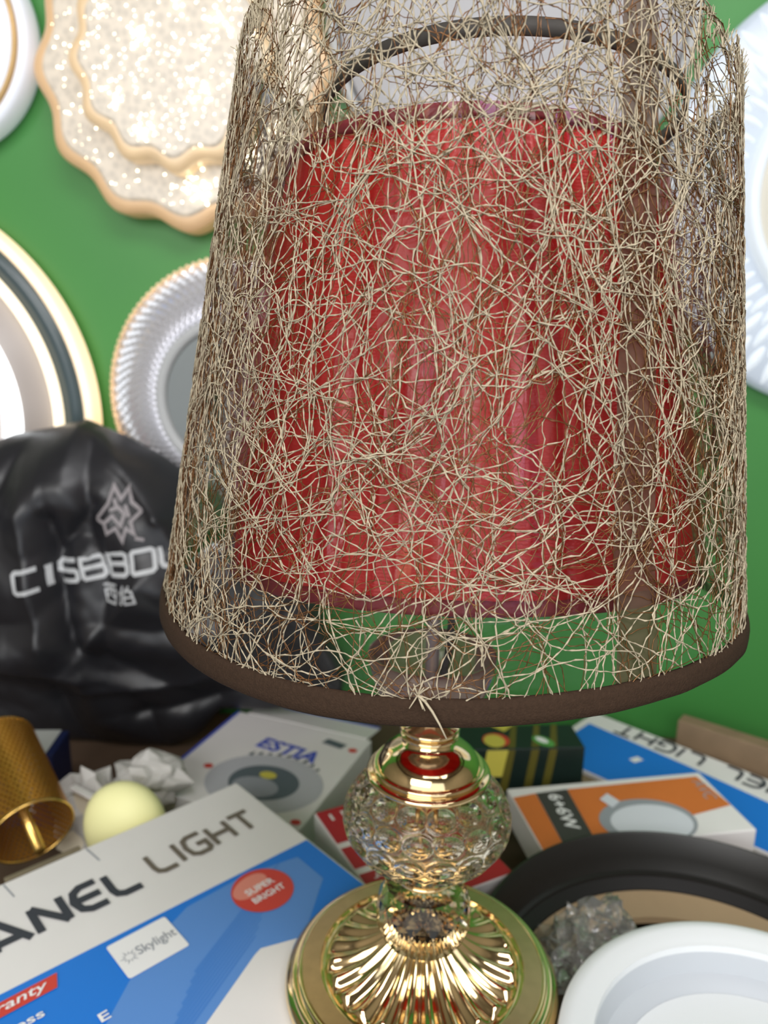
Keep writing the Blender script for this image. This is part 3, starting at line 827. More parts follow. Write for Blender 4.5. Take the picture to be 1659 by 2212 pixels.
# dark green box ---------------------------------------------------------------------
gb = carton('bulb_box', 'dark green bulb box with yellow stripes and a green oval badge', 0.122, 0.046, 0.048, (0.026, 0.328, 0.0), 0.15, M['green_dark'])
for x in (0.058, 0.082, 0.100):
    flat('yellow_stripe', [(x, -0.001), (x + 0.006, -0.001), (x - 0.006, -0.045), (x - 0.014, -0.045)], M['stripe_yellow'], gb)
    mesh('yellow_stripe', [(x - 0.014, -0.0464, -0.001), (x - 0.006, -0.0464, -0.001), (x - 0.012, -0.0464, -0.046), (x - 0.020, -0.0464, -0.046)], [(0, 1, 2, 3)], M['stripe_yellow'], gb)
flat('badge', disc_pts(0.083, -0.034, 0.0125, 0.0080, 28, -0.9), M['badge_green'], gb, 0.0006)
flat('badge_shine', disc_pts(0.082, -0.032, 0.0075, 0.0040, 28, -0.9), M['ink_white'], gb, 0.0009)
flat('bulb_print_glow', disc_pts(0.036, -0.042 + 0.012, 0.0135, 0.0135, 28), M['badge_red'], gb, 0.0006)
flat('bulb_print', disc_pts(0.034, -0.032, 0.0105, 0.0125, 28), M['yellow_print'], gb, 0.0009)
mesh('bulb_print', [(0.024, -0.0465, -0.001), (0.045, -0.0465, -0.001), (0.040, -0.0465, -0.03), (0.020, -0.0465, -0.03)], [(0, 1, 2, 3)], M['yellow_print'], gb)
flat('yellow_tag', [(0.036, -0.001), (0.060, -0.001), (0.048, -0.014)], M['yellow_print'], gb, 0.0006)

# second panel light box, upside down by the wall -------------------------------------
fb = carton('panel_light_box', 'blue and white panel light box lying upside down against the green wall', 0.300, 0.124, 0.0345, (0.198, 0.474, -0.0500), -0.70, M['carton_white'])
flat('blue_panel', [(0.010, -0.030), (0.130, -0.036), (0.299, -0.050), (0.299, -0.123), (0.010, -0.123)], M['blue_print'], fb, 0.0003)
V, F, L = wide_text_geo('PANEL LIGHT', 0.022, 1.0, 0.3)
k = 0.235 / L
mesh('lettering', [(0.275 - x * k, -0.003 - 0.024 + (0.022 - y), 0.0008 + q) for x, y, q in V], [tuple(reversed(f)) for f in F], M['ink_dark'], fb)
flat('white_mark', [(0.085, -0.058), (0.093, -0.060), (0.089, -0.072), (0.081, -0.070)], M['ink_white'], fb, 0.0006)
# cardboard strip beyond it
carton('cardboard_strip', 'folded strip of brown cardboard between far panel box and green wall', 0.20, 0.020, 0.055, (0.292, 0.442, -0.030), -0.60, M['carton_brown'])

# ------------------------------------------------------------------ round fittings on the right
M['black_enamel'] = pmat('black_enamel', srgb(36, 35, 33), 0.42, noise_amt=0.1, nscale=20)
M['beige_metal'] = pmat('beige_metal', srgb(176, 152, 118), 0.4, noise_amt=0.1, nscale=20)
M['white_plastic'] = pmat('white_plastic', srgb(226, 230, 232), 0.35)
M['grey_plastic'] = pmat('grey_plastic', srgb(188, 194, 200), 0.5)
hs = empty('ring_lamp_housing', (0.190, 0.025, ZT))
tag(hs, 'large black round lamp housing with beige inner ring, open upwards', 'lamp housing')
o = lathe('housing_wall', [(0.1540, 0.0), (0.1560, 0.076), (0.1548, 0.0790), (0.1530, 0.0795), (0.1515, 0.0780), (0.1490, 0.060), (0.1440, 0.0500), (0.1405, 0.0490), (0.1400, 0.0460), (0.146, 0.0)], M['black_enamel'], hs, 128, closed=True); smooth_by_angle(o, 45)
o = lathe('inner_step', [(0.1425, 0.0460), (0.1420, 0.0480), (0.1310, 0.0420), (0.1300, 0.0390), (0.1425, 0.0380)], M['dark'], hs, 128, closed=True); smooth_by_angle(o, 40)
o = lathe('beige_ring', [(0.1310, 0.0388), (0.1300, 0.0414), (0.1080, 0.0350), (0.1070, 0.0300), (0.1085, 0.0285), (0.1300, 0.0340)], M['beige_metal'], hs, 128, closed=True); smooth_by_angle(o, 40)
tag(carton('red_carton', 'dark red carton lying inside the black ring housing', 0.075, 0.06, 0.030, (0.220, 0.100, ZT + 0.0305), -0.5, pmat('dark_red_card', srgb(116, 44, 44), 0.6), cat='box', bev=0.0005))
tag(carton('paper_pad', 'pale grey paper pad lying inside the black ring housing', 0.075, 0.05, 0.012, (0.140, 0.110, ZT + 0.0125), 0.1, pmat('grey_paper', srgb(170, 158, 150), 0.6), cat='paper', bev=0.0004))

ds = empty('ceiling_lamp_dish', (0.190, -0.064, 0.0195))
tag(ds, 'white round lamp dish with grey recess, resting on the black ring', 'lamp dish')
ds.rotation_euler = (0, 0, 0)
o = lathe('dish_rim', [(0.1120, -0.022), (0.1150, -0.010), (0.1140, -0.002), (0.1105, 0.0006), (0.1050, 0.0004), (0.0985, -0.0030), (0.0950, -0.0040), (0.0930, -0.0200), (0.1080, -0.0250)], M['white_plastic'], ds, 128, closed=True); smooth_by_angle(o, 40)
o = lathe('dish_wall', [(0.0960, -0.0042), (0.0900, -0.0200), (0.0790, -0.0250), (0.0770, -0.0280), (0.0935, -0.0220)], M['grey_plastic'], ds, 128, closed=True); smooth_by_angle(o, 40)
o = lathe('dish_floor', [(0, -0.0245), (0.0785, -0.0245), (0.0785, -0.0275), (0, -0.0275)], M['white_plastic'], ds, 96); smooth_by_angle(o, 40)
tag(tube('lamp_cable', [(0.083, -0.058, -0.0560), (0.093, -0.075, -0.0545), (0.105, -0.095, -0.056), (0.118, -0.115, -0.060)], 0.0020, M['grey_plastic']), 'thin white cable between the gold base and the white dish', 'cable')

def crumple(name, label, cat, c, rx, ry, rz, mat, seed, freq=6.0, amp=0.35, flat_bottom=None, sub=3):
    bm = bmesh.new(); bmesh.ops.create_icosphere(bm, subdivisions=sub, radius=1.0)
    g = random.Random(int(seed * 100))
    for v in bm.verts:
        p = v.co.normalized(); q = p * 1.6 + Vector((seed, seed * 1.7, -seed))
        k = 1 + amp * 0.9 * noise.noise(q) + amp * 0.5 * noise.noise(q * 2.3) + g.uniform(-1, 1) * amp * 0.10
        p = p + Vector((g.gauss(0, .06), g.gauss(0, .06), g.gauss(0, .06)))
        w = Vector((p.x * rx, p.y * ry, p.z * rz)) * k
        if flat_bottom is not None: w.z = max(w.z, flat_bottom)
        v.co = w
    o = from_bm(name, bm, mat)
    o.location = c
    return tag(o, label, cat)

M['clear_bag'] = film_mat('clear_bag', (0.95, 0.95, 0.93, 1), 0.12, 1.6, haze=0.10, haze_col=(0.85, 0.85, 0.82, 1), bump=1.0, bscale=90)
crumple('plastic_bag', 'crumpled clear plastic bag inside the black ring housing', 'bag', (0.122, 0.062, -0.024), 0.036, 0.034, 0.030, M['clear_bag'], 3.1, 7.0, 0.6, sub=4)

# ------------------------------------------------------------------ clutter behind the big box, left
M['bulb_yellow'] = pmat('bulb_yellow', srgb(250, 248, 184), 0.45, spec=0.3)
M['paper_grey'] = pmat('paper_grey', srgb(196, 194, 190), 0.55, noise_amt=0.2, nscale=25)
M['cream_card'] = pmat('cream_card', srgb(222, 212, 190), 0.6)
M['navy'] = pmat('navy', srgb(26, 36, 78), 0.4)
M['navy_label'] = pmat('navy_label', srgb(190, 194, 190), 0.4)

crumple('paper_bag', 'crumpled grey plastic wrapping behind the yellow dome', 'wrapping', (-0.310, 0.205, -0.050), 0.032, 0.026, 0.044, M['paper_grey'], 5.3, 7, 0.5, flat_bottom=-0.0345)
crumple('paper_bag', 'crumpled white paper between the yellow dome and the ESTIA box', 'wrapping', (-0.2600, 0.232, -0.016), 0.032, 0.022, 0.022, M['paper_grey'], 9.3, 7, 0.5, flat_bottom=-0.0190)

def yellow_dome():
    n, m = 48, 24; V, F = [], []
    for i in range(m + 1):
        t = math.pi * i / m
        for j in range(n):
            a = 2 * math.pi * j / n
            r = math.sin(t) * (1 - 0.18 * math.cos(t))
            V.append((0.036 * r * math.cos(a), 0.024 * r * math.sin(a), -0.050 * math.cos(t)))
    for i in range(m):
        for j in range(n):
            k = (j + 1) % n; F.append((i * n + j, i * n + k, (i + 1) * n + k, (i + 1) * n + j))
    bm = bmesh.new(); vv = [bm.verts.new(v) for v in V]
    for f in F: bm.faces.new([vv[q] for q in f])
    bmesh.ops.remove_doubles(bm, verts=bm.verts, dist=1e-6)
    o = from_bm('lamp_dome', bm, M['bulb_yellow'], None, True)
    o.location = (-0.2570, 0.168, -0.0360); o.rotation_euler = (math.radians(-8), math.radians(-16), 0)
    return tag(o, 'pale yellow egg shaped lamp dome behind the panel light box', 'lamp dome')
yellow_dome()

flp = from_bm('cardboard_flap', box_bm(-0.017, 0.017, -0.0008, 0.0008, -0.030, 0.030, 0.0006), M['cream_card'])
flp.location = (-0.3075, 0.1850, -0.040); flp.rotation_euler = (math.radians(-14), math.radians(14), math.radians(-14))
tag(flp, 'small cream cardboard flap standing in grey wrapping', 'cardboard')
lip = from_bm('folded_lip', box_bm(-0.019, 0.019, -0.007, 0.0008, 0.029, 0.032, 0.0006), M['carton_white'], flp)

nb_ = empty('small_carton', (-0.392, 0.262, ZT))
nb_.rotation_euler = (0, 0, 0.12)
tag(nb_, 'small navy carton with white label in front of the black bag', 'box')
box('carton_body', -0.029, 0.029, -0.024, 0.024, 0.0, 0.078, M['navy'], nb_, 0.001)
box('paper_label', -0.0295, 0.0215, -0.0245, -0.0240, 0.061, 0.0785, M['navy_label'], nb_)
box('paper_label', -0.0295, 0.0215, -0.0245, 0.0240, 0.0782, 0.0787, M['navy_label'], nb_)
def lbl():
    V, F = text_geo('MODERN LIGHTS', 1.0, 0.01); xs = [v[0] for v in V]; k = 0.040 / (max(xs) - min(xs))
    return mesh('lettering', [(-0.004 + v[0] * k, -0.0248, 0.0685 + v[1] * k * 1.3) for v in V], F, M['ink_slate'], nb_)
lbl()
box('lamp_picture', -0.004, 0.008, -0.0246, -0.0240, 0.015, 0.055, M['navy_label'], nb_)

# gold perforated lamp ------------------------------------------------------------------
def perforated_gold():
    m, nt, p, out = new_mat('gold_mesh')
    p.inputs['Base Color'].default_value = (0.50, 0.25, 0.04, 1); p.inputs['Metallic'].default_value = 0.8; p.inputs['Roughness'].default_value = 0.35
    return m
M['gold_mesh'] = perforated_gold()
M['gold_bright'] = pmat('gold_bright', (0.80, 0.50, 0.14, 1), 0.25, 0.9)
gl_ = empty('gold_mesh_lamp', (-0.324, 0.134, -0.010))
tag(gl_, 'golden perforated metal lamp shade lying at the left edge', 'lamp')
gl_.rotation_euler = Vector((0.66, -0.70, -0.30)).to_track_quat('Z', 'Y').to_euler()
def perf_cyl():
    # a real perforated sheet: a lattice of thin bars round a cylinder
    r, L = 0.033, 0.105; n, rows = 46, 26
    V, F = [], []
    w = 0.24
    for i in range(rows):
        for j in range(n):
            a0 = 2 * math.pi * (j + 0.5 * (i % 2)) / n; da = 2 * math.pi / n
            z0 = L * i / rows; dz = L / rows
            b = len(V)
            for (u, v) in ((0, 0), (1, 0), (1, 1), (0, 1), (w, w), (1 - w, w), (1 - w, 1 - w), (w, 1 - w)):
                V.append((r * math.cos(a0 + da * u), r * math.sin(a0 + da * u), z0 + dz * v - L))
            F += [(b, b + 1, b + 5, b + 4), (b + 1, b + 2, b + 6, b + 5), (b + 2, b + 3, b + 7, b + 6), (b + 3, b, b + 4, b + 7)]
    o = mesh('perforated_shade', V, F, M['gold_mesh'], gl_)
    md = o.modifiers.new('thickness', 'SOLIDIFY'); md.thickness = 0.0006
    return o
perf_cyl()
lathe('shade_rim', [(0.0322, -0.001), (0.0340, -0.001), (0.0340, 0.0015), (0.0322, 0.0015)], M['gold_bright'], gl_, 64, closed=True)
lathe('lamp_rod', [(0, -0.10), (0.0045, -0.10), (0.0045, 0.022), (0, 0.022)], M['gold_bright'], gl_, 20)
lathe('shade_cap', [(0, -0.106), (0.033, -0.106), (0.033, -0.104), (0, -0.104)], M['gold_bright'], gl_, 48)

# ------------------------------------------------------------------ black plastic bag
M['bag_plastic'] = pmat('bag_plastic', srgb(33, 33, 37), 0.38, spec=0.6, bump=0.15, bscale=40, noise_amt=0.3, nscale=9)
M['bag_print'] = pmat('bag_print', srgb(188, 190, 192), 0.5)
TX = np.array([-0.60, -0.52, -0.46, -0.415, -0.380, -0.335, -0.30, -0.245, -0.19, -0.137, -0.115, -0.100])
TZ = np.array([0.190, 0.255, 0.278, 0.287, 0.296, 0.278, 0.260, 0.222, 0.172, 0.118, 0.062, 0.030])
BX = np.array([-0.60, -0.30, -0.268, -0.240, -0.185, -0.140, -0.100])
BZ = np.array([-0.084, -0.084, -0.070, -0.0335, -0.031, -0.024, -0.004])
def bag_top(x): return float(np.interp(x, TX, TZ))
def bag_bot(x): return float(np.interp(x, BX, BZ))
def ridge(d, w): return math.exp(-abs(d) / w * 0.9)
def seg_dist(x, z, x0, z0, x1, z1):
    dx, dz = x1 - x0, z1 - z0; L2 = dx * dx + dz * dz
    t = max(0, min(1, ((x - x0) * dx + (z - z0) * dz) / L2)); px, pz = x0 + t * dx, z0 + t * dz
    side = (x - x0) * dz - (z - z0) * dx
    return math.hypot(x - px, z - pz), side
FOLDS = [((-0.362, 0.296), (-0.285, 0.205), 0.012, 0.012), ((-0.285, 0.205), (-0.215, 0.105), 0.012, 0.014), ((-0.362, 0.29), (-0.355, 0.185), -0.010, 0.014),
         ((-0.398, 0.20), (-0.378, 0.060), -0.016, 0.012), ((-0.425, 0.205), (-0.405, 0.07), 0.010, 0.014), ((-0.335, 0.150), (-0.345, 0.055), -0.012, 0.016),
         ((-0.350, 0.215), (-0.390, 0.165), -0.010, 0.010), ((-0.300, 0.14), (-0.360, 0.07), 0.010, 0.016), ((-0.255, 0.205), (-0.235, 0.115), -0.014, 0.012),
         ((-0.44, 0.26), (-0.50, 0.12), -0.014, 0.018), ((-0.50, 0.05), (-0.38, 0.02), 0.012, 0.016), ((-0.38, 0.0), (-0.26, 0.015), 0.010, 0.014), ((-0.33, -0.03), (-0.24, -0.01), -0.010, 0.012),
         ((-0.42, -0.005), (-0.40, -0.07), -0.012, 0.014), ((-0.29, 0.255), (-0.22, 0.17), -0.010, 0.009)]
def bag_front(x, z):
    zt_, zb_ = bag_top(x), bag_bot(x)
    v = min(1, max(0, (z - zb_) / max(1e-4, zt_ - zb_)))
    prof = max(0.0, 1 - abs(2 * v - 1) ** 2.6) ** 0.5
    wx = 1 - 0.55 * max(0.0, min(1.0, (x + 0.34) / 0.22))
    d = 0.040 + 0.085 * prof * wx
    s = (z - 0.046 - 0.25 * (x + 0.36) * 0.35) / 0.010; s = 1 / (1 + math.exp(-max(-30, min(30, s))))
    d -= 0.036 * (1 - s) * wx * prof
    for (a, b, h, w) in FOLDS:
        dist, side = seg_dist(x, z, a[0], a[1], b[0], b[1])
        d += h * 1.5 * ridge(dist * (1.0 if side > 0 else 0.75), w) * prof
    q = Vector((x * 14, z * 14, 1.3))
    d += 0.026 * prof * (abs(noise.noise(q * 0.8)) - 0.25) + 0.004 * prof * (abs(noise.noise(q * 2.2)) - 0.25)
    return 0.445 - d
def black_bag():
    nx, nz = 150, 110; V, F = [], []
    x0, x1 = -0.60, -0.101
    for i in range(nx + 1):
        x = x0 + (x1 - x0) * i / nx; a, b = bag_bot(x), bag_top(x)
        for j in range(nz + 1):
            z = a + (b - a) * j / nz
            V.append((x, bag_front(x, z), z))
    nf = len(V)
    for i in range(nx + 1):
        x = x0 + (x1 - x0) * i / nx; a, b = bag_bot(x), bag_top(x)
        for j in range(nz + 1):
            z = a + (b - a) * j / nz; v = j / nz
            V.append((x, min(YW - 0.003, bag_front(x, z) + 0.004 + 0.06 * (1 - abs(2 * v - 1) ** 3)), z))
    def idx(i, j, s): return s * nf + i * (nz + 1) + j
    for i in range(nx):
        for j in range(nz):
            F.append((idx(i, j, 0), idx(i + 1, j, 0), idx(i + 1, j + 1, 0), idx(i, j + 1, 0)))
            F.append((idx(i, j, 1), idx(i, j + 1, 1), idx(i + 1, j + 1, 1), idx(i + 1, j, 1)))
    for i in range(nx):
        F.append((idx(i, 0, 0), idx(i, 0, 1), idx(i + 1, 0, 1), idx(i + 1, 0, 0))); F.append((idx(i, nz, 0), idx(i + 1, nz, 0), idx(i + 1, nz, 1), idx(i, nz, 1)))
    for j in range(nz):
        F.append((idx(0, j, 0), idx(0, j + 1, 0), idx(0, j + 1, 1), idx(0, j, 1))); F.append((idx(nx, j, 0), idx(nx, j, 1), idx(nx, j + 1, 1), idx(nx, j + 1, 0)))
    o = mesh('plastic_bag', V, F, M['bag_plastic'], None, True)
    return tag(o, 'black shiny plastic bag with silver lettering against the wall', 'bag')
bag = black_bag()
def on_bag(name, V, F, mat, x0, z0, rot, sx=1.0):
    c, s = math.cos(rot), math.sin(rot); W = []
    bm = bmesh.new(); vv = [bm.verts.new(v) for v in V]
    for f in F:
        try: bm.faces.new([vv[i] for i in f])
        except ValueError: pass
    bmesh.ops.triangulate(bm, faces=bm.faces)
    bmesh.ops.subdivide_edges(bm, edges=[e for e in bm.edges if e.calc_length() > 0.006], cuts=3)
    for v in bm.verts:
        x, y = v.co.x * sx, v.co.y
        X, Z = x0 + x * c - y * s, z0 + x * s + y * c
        v.co = (X, bag_front(X, Z) - 0.0016 - v.co.z, Z)
    bmesh.ops.recalc_face_normals(bm, faces=bm.faces)
    return from_bm(name, bm, mat, bag)
V, F, L = wide_text_geo('CISBBOLA', 0.021, 1.25, 0.30, 0.22)
on_bag('lettering', V, F, M['bag_print'], -0.425, 0.127, 0.20, 0.205 / L)
# two Chinese characters drawn stroke by stroke
xi = [[(0, 1), (1, 1)], [(0.05, 0.72), (0.05, 0), (0.95, 0), (0.95, 0.72), (0.05, 0.72)], [(0.36, 1), (0.34, 0.5), (0.2, 0.25)], [(0.62, 1), (0.62, 0.4), (0.78, 0.32), (0.9, 0.34)]]
bo = [[(1.55, 1), (1.45, 0.75), (1.25, 0.5)], [(1.45, 0.75), (1.45, 0)], [(2.0, 1.02), (1.85, 0.8)], [(1.7, 0.78), (1.7, 0), (2.25, 0), (2.25, 0.78), (1.7, 0.78)], [(1.7, 0.42), (2.25, 0.42)]]
V, F = stroke_geo([[(x * 0.017, y * 0.017) for x, y in L_] for L_ in xi + bo], 0.0022)
on_bag('lettering', V, F, M['bag_print'], -0.338, 0.118, 0.16)
# animal head emblem, reduced to its jagged strokes
wolf = [[(-.9, .0), (-.35, .45), (-.1, 1.0), (.15, .55), (.5, .9), (.55, .4), (.95, .1)], [(-.9, 0), (-.55, -.15), (-.2, .05), (.1, -.3), (.3, .1)], [(-.55, -.15), (-.5, -.5), (-.1, -.35), (.1, -.8), (.3, -.4), (.6, -.6), (.5, -.2), (.95, .1)], [(-.3, .25), (.05, .3), (.25, .1)], [(.3, .35), (.45, -.05)], [(-.1, .6), (.0, .3)], [(.62, -.75), (.95, -.85)]]
V, F = stroke_geo([[(x * 0.026, y * 0.030) for x, y in L_] for L_ in wolf], 0.0036)
M['emblem_print'] = pmat('emblem_print', srgb(140, 134, 136), 0.5)
on_bag('emblem', V, F, M['emblem_print'], -0.322, 0.207, 0.15)

# ------------------------------------------------------------------ lamps on the green wall
def emis(name, col, strength, base=(0.8, 0.8, 0.8, 1), pattern=None, pscale=60, lo=0.5, rough=0.3):
    m, nt, p, out = new_mat(name)
    p.inputs['Base Color'].default_value = base; p.inputs['Roughness'].default_value = rough
    p.inputs['Emission Color'].default_value = col; p.inputs['Emission Strength'].default_value = strength
    if pattern:
        tc = nt.nodes.new('ShaderNodeTexCoord')
        if pattern == 'voronoi':
            t = nt.nodes.new('ShaderNodeTexVoronoi'); t.inputs['Scale'].default_value = pscale; src = t.outputs['Distance']
        else:
            t = nt.nodes.new('ShaderNodeTexNoise'); t.inputs['Scale'].default_value = pscale; t.inputs['Detail'].default_value = 5; src = t.outputs['Fac']
        nt.links.new(tc.outputs['Object'], t.inputs['Vector'])
        mr = nt.nodes.new('ShaderNodeMapRange'); mr.inputs['From Min'].default_value = 0.25; mr.inputs['From Max'].default_value = 0.75
        mr.inputs['To Min'].default_value = strength * lo; mr.inputs['To Max'].default_value = strength * 1.15
        nt.links.new(src, mr.inputs['Value']); nt.links.new(mr.outputs[0], p.inputs['Emission Strength'])
    return m

def facing(name, center):       # an empty on the wall; local +z points out of the wall towards the shop
    return empty(name, (center[0], YW, center[1]), (math.pi / 2, 0, 0))

def scallop(R, amp, K, n=240, ph=0.0):
    return [(R * (1 + amp * math.cos(K * (2 * math.pi * i / n) + ph)) * math.cos(2 * math.pi * i / n), R * (1 + amp * math.cos(K * (2 * math.pi * i / n) + ph)) * math.sin(2 * math.pi * i / n)) for i in range(n)]

def scallop_slab(name, R, amp, K, z0, z1, edge, mat, parent, ph=0.0):
    n = 240; V, F = [], []
    prof = [(1.0, z0)] + [(1.0 - edge / R * (1 - math.cos(t)), z1 - edge + edge * math.sin(t)) for t in [math.pi / 2 * i / 5 for i in range(6)]]
    pts = scallop(R, amp, K, n, ph)
    for x, y in pts:
        for s, z in prof: V.append((x * s, y * s, z))
    m = len(prof)
    for i in range(n):
        k = (i + 1) % n
        for j in range(m - 1): F.append((i * m + j, k * m + j, k * m + j + 1, i * m + j + 1))
    F.append(tuple(i * m + m - 1 for i in range(n))); F.append(tuple(i * m for i in range(n))[::-1])
    return mesh(name, V, F, mat, parent, False)

# 1 glittering scalloped lamp
M['amber_acrylic'] = emis('amber_acrylic', (1.0, 0.62, 0.30, 1), 0.16, (0.62, 0.42, 0.24, 1), 'noise', 18, 0.5)
M['amber_inner'] = emis('amber_inner', (1.0, 0.72, 0.42, 1), 0.30, (0.62, 0.46, 0.28, 1), 'noise', 30, 0.5)
M['glitter_face'] = emis('glitter_face', (1.0, 0.84, 0.64, 1), 0.28, (0.44, 0.40, 0.34, 1), 'voronoi', 130, 0.6)
M['sparkle'] = emis('sparkle', (1.0, 0.88, 0.62, 1), 9.0)  # crystal glints put in as emission, so each speck glows by itself
w1 = facing('scalloped_wall_lamp', (-0.277, 0.6515))
tag(w1, 'lit two tier scalloped lamp with glittering crystal face and amber edges', 'lamp')
K1 = 12
scallop_slab('outer_edge', 0.1530, 0.035, K1, 0.002, 0.040, 0.012, M['amber_acrylic'], w1)
scallop_slab('outer_face', 0.1390, 0.035, K1, 0.030, 0.0435, 0.004, M['glitter_face'], w1)
scallop_slab('inner_edge', 0.1010, 0.045, K1, 0.040, 0.072, 0.010, M['amber_inner'], w1)
scallop_slab('inner_face', 0.0890, 0.045, K1, 0.060, 0.0745, 0.004, M['glitter_face'], w1)
def sparkles():
    V, F = [], []
    oct_f = [(0, 2, 4), (2, 1, 4), (1, 3, 4), (3, 0, 4), (2, 0, 5), (1, 2, 5), (3, 1, 5), (0, 3, 5)]
    g = np.random.default_rng(5)
    spots = [(g.uniform(0, 2 * math.pi), g.uniform(0, 1)) for _ in range(10)]
    def add(x, y, z, r):
        b = len(V)
        for d in ((r, 0, 0), (-r, 0, 0), (0, r, 0), (0, -r, 0), (0, 0, r), (0, 0, -r)): V.append((x + d[0], y + d[1], z + d[2]))
        F.extend(tuple(b + i for i in f) for f in oct_f)
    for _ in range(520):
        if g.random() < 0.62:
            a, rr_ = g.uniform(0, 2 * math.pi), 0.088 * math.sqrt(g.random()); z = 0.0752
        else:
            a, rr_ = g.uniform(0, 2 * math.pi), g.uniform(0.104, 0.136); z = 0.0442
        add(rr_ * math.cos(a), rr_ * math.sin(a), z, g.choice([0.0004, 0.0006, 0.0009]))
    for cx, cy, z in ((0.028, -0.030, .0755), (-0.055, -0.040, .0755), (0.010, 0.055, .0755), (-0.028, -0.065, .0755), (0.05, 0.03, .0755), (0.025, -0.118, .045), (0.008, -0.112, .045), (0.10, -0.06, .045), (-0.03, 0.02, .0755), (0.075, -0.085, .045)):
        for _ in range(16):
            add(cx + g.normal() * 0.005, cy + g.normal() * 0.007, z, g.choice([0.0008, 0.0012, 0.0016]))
    o = mesh('glowing_crystals', V, F, M['sparkle'], w1); return tag(o, kind='stuff')
sparkles()

# 2 crystal rimmed round lamp
M['crystal_rows'] = pmat('crystal_rows', srgb(236, 236, 240), 0.2, 0.7)
M['amber_glow'] = emis('amber_glow', (1.0, 0.66, 0.34, 1), 0.55, (0.8, 0.65, 0.5, 1), 'noise', 120, 0.3)
M['grey_disc'] = pmat('grey_disc', srgb(128, 134, 134), 0.55, noise_amt=0.05, nscale=10)
M['rim_grey'] = pmat('rim_grey', srgb(176, 178, 178), 0.4)
w2 = facing('crystal_wall_lamp', (-0.225, 0.318))
tag(w2, 'round lamp with faceted crystal border and grey centre, left of mesh shade', 'lamp')
lathe('back_plate', [(0, 0.001), (0.150, 0.001), (0.150, 0.006), (0, 0.006)], M['rim_grey'], w2, 96)
def crystal_border():
    # dome ring of pyramid facets
    V, F = [], []; rows, n = 11, 84
    def P(i, j):
        t = i / rows; r = 0.150 - 0.062 * t; z = 0.012 + 0.040 * math.sin(t * math.pi / 2) ** 0.8
        a = 2 * math.pi * (j + 0.55 * i) / n
        return Vector((r * math.cos(a), r * math.sin(a), z))
    for i in range(rows):
        for j in range(n):
            a, b, c, d = P(i, j), P(i, j + 1), P(i + 1, j + 1), P(i + 1, j)
            m = (a + b + c + d) / 4; nn = (b - a).cross(d - a).normalized()
            if nn.z < 0: nn = -nn
            e = m + nn * 0.0062; q = len(V); V += [a, b, c, d, e]
            F += [(q, q + 1, q + 4), (q + 1, q + 2, q + 4), (q + 2, q + 3, q + 4), (q + 3, q, q + 4)]
    return mesh('crystal_border', V, F, M['crystal_rows'], w2)
tag(crystal_border(), kind='stuff')
def amber_band():
    V, F = [], []; n = 120
    for k, (r0, z0) in enumerate(((0.1535, 0.004), (0.1515, 0.014), (0.1485, 0.022))):
        for j in range(n):
            a0 = 2 * math.pi * (j + 0.5 * (k % 2)) / n; b = len(V); da = math.pi / n
            for (u, dr, dz) in ((-1, 0, 0), (1, 0, 0), (0, 0, 0.006), (0, 0, -0.004), (0, 0.0035, 0.001)):
                V.append(((r0 + dr) * math.cos(a0 + da * u), (r0 + dr) * math.sin(a0 + da * u), z0 + dz + 0.004))
            F += [(b, b + 3, b + 4), (b + 3, b + 1, b + 4), (b + 1, b + 2, b + 4), (b + 2, b, b + 4)]
    return tag(mesh('amber_crystals', V, F, M['amber_glow'], w2), kind='stuff')
amber_band()
o = lathe('centre_rim', [(0.0900, 0.046), (0.0885, 0.0535), (0.0855, 0.0550), (0.0800, 0.0535), (0.0770, 0.050), (0.080, 0.046)], M['rim_grey'], w2, 96, closed=True)
o = lathe('centre_disc', [(0, 0.0510), (0.060, 0.0508), (0.0790, 0.0495), (0.0790, 0.046), (0, 0.046)], M['grey_disc'], w2, 96); smooth_by_angle(o, 40)

# 3 double ring lamp at the left edge
M['warm_tube'] = emis('warm_tube', (1.0, 0.66, 0.28, 1), 0.85)
M['warm_tube_bright'] = emis('warm_tube_bright', (1.0, 0.80, 0.48, 1), 1.2)
M['slate'] = pmat('slate', srgb(70, 84, 88), 0.25, noise_amt=0.1, nscale=8)
M['white_led'] = emis('white_led', (0.92, 0.97, 1.0, 1), 2.0)
M['pearl'] = pmat('pearl', srgb(176, 168, 164), 0.35)
w3 = facing('double_ring_lamp', (-0.654, 0.287))
tag(w3, 'lit double ring lamp with slate grey band at the left edge', 'lamp')
lathe('back_plate', [(0, 0.001), (0.255, 0.001), (0.255, 0.016), (0, 0.016)], M['slate'], w3, 128)
lathe('outer_glow_ring', [(0.2470, 0.014)] + arc(0.2535, 0.030, 0.0056, 180, 0, 8) + [(0.2610, 0.014)], M['warm_tube'], w3, 160)
lathe('slate_band', [(0.2478, 0.020), (0.2478, 0.0315), (0.2240, 0.0315), (0.2240, 0.020)], M['slate'], w3, 128, closed=True)
lathe('inner_glow_ring', [(0.2120, 0.016)] + arc(0.2182, 0.032, 0.0060, 180, 0, 8) + [(0.2240, 0.016)], M['warm_tube_bright'], w3, 160)
lathe('pearl_disc', [(0, 0.030), (0.2135, 0.030), (0.2135, 0.018), (0, 0.018)], M['pearl'], w3, 128)
lathe('white_led_ring', [(0.1560, 0.030)] + arc(0.1640, 0.036, 0.0095, 180, 0, 8) + [(0.1740, 0.030)], M['white_led'], w3, 128)
lathe('hub', [(0, 0.042), (0.150, 0.042), (0.154, 0.030), (0, 0.030)], M['pearl'], w3, 96)

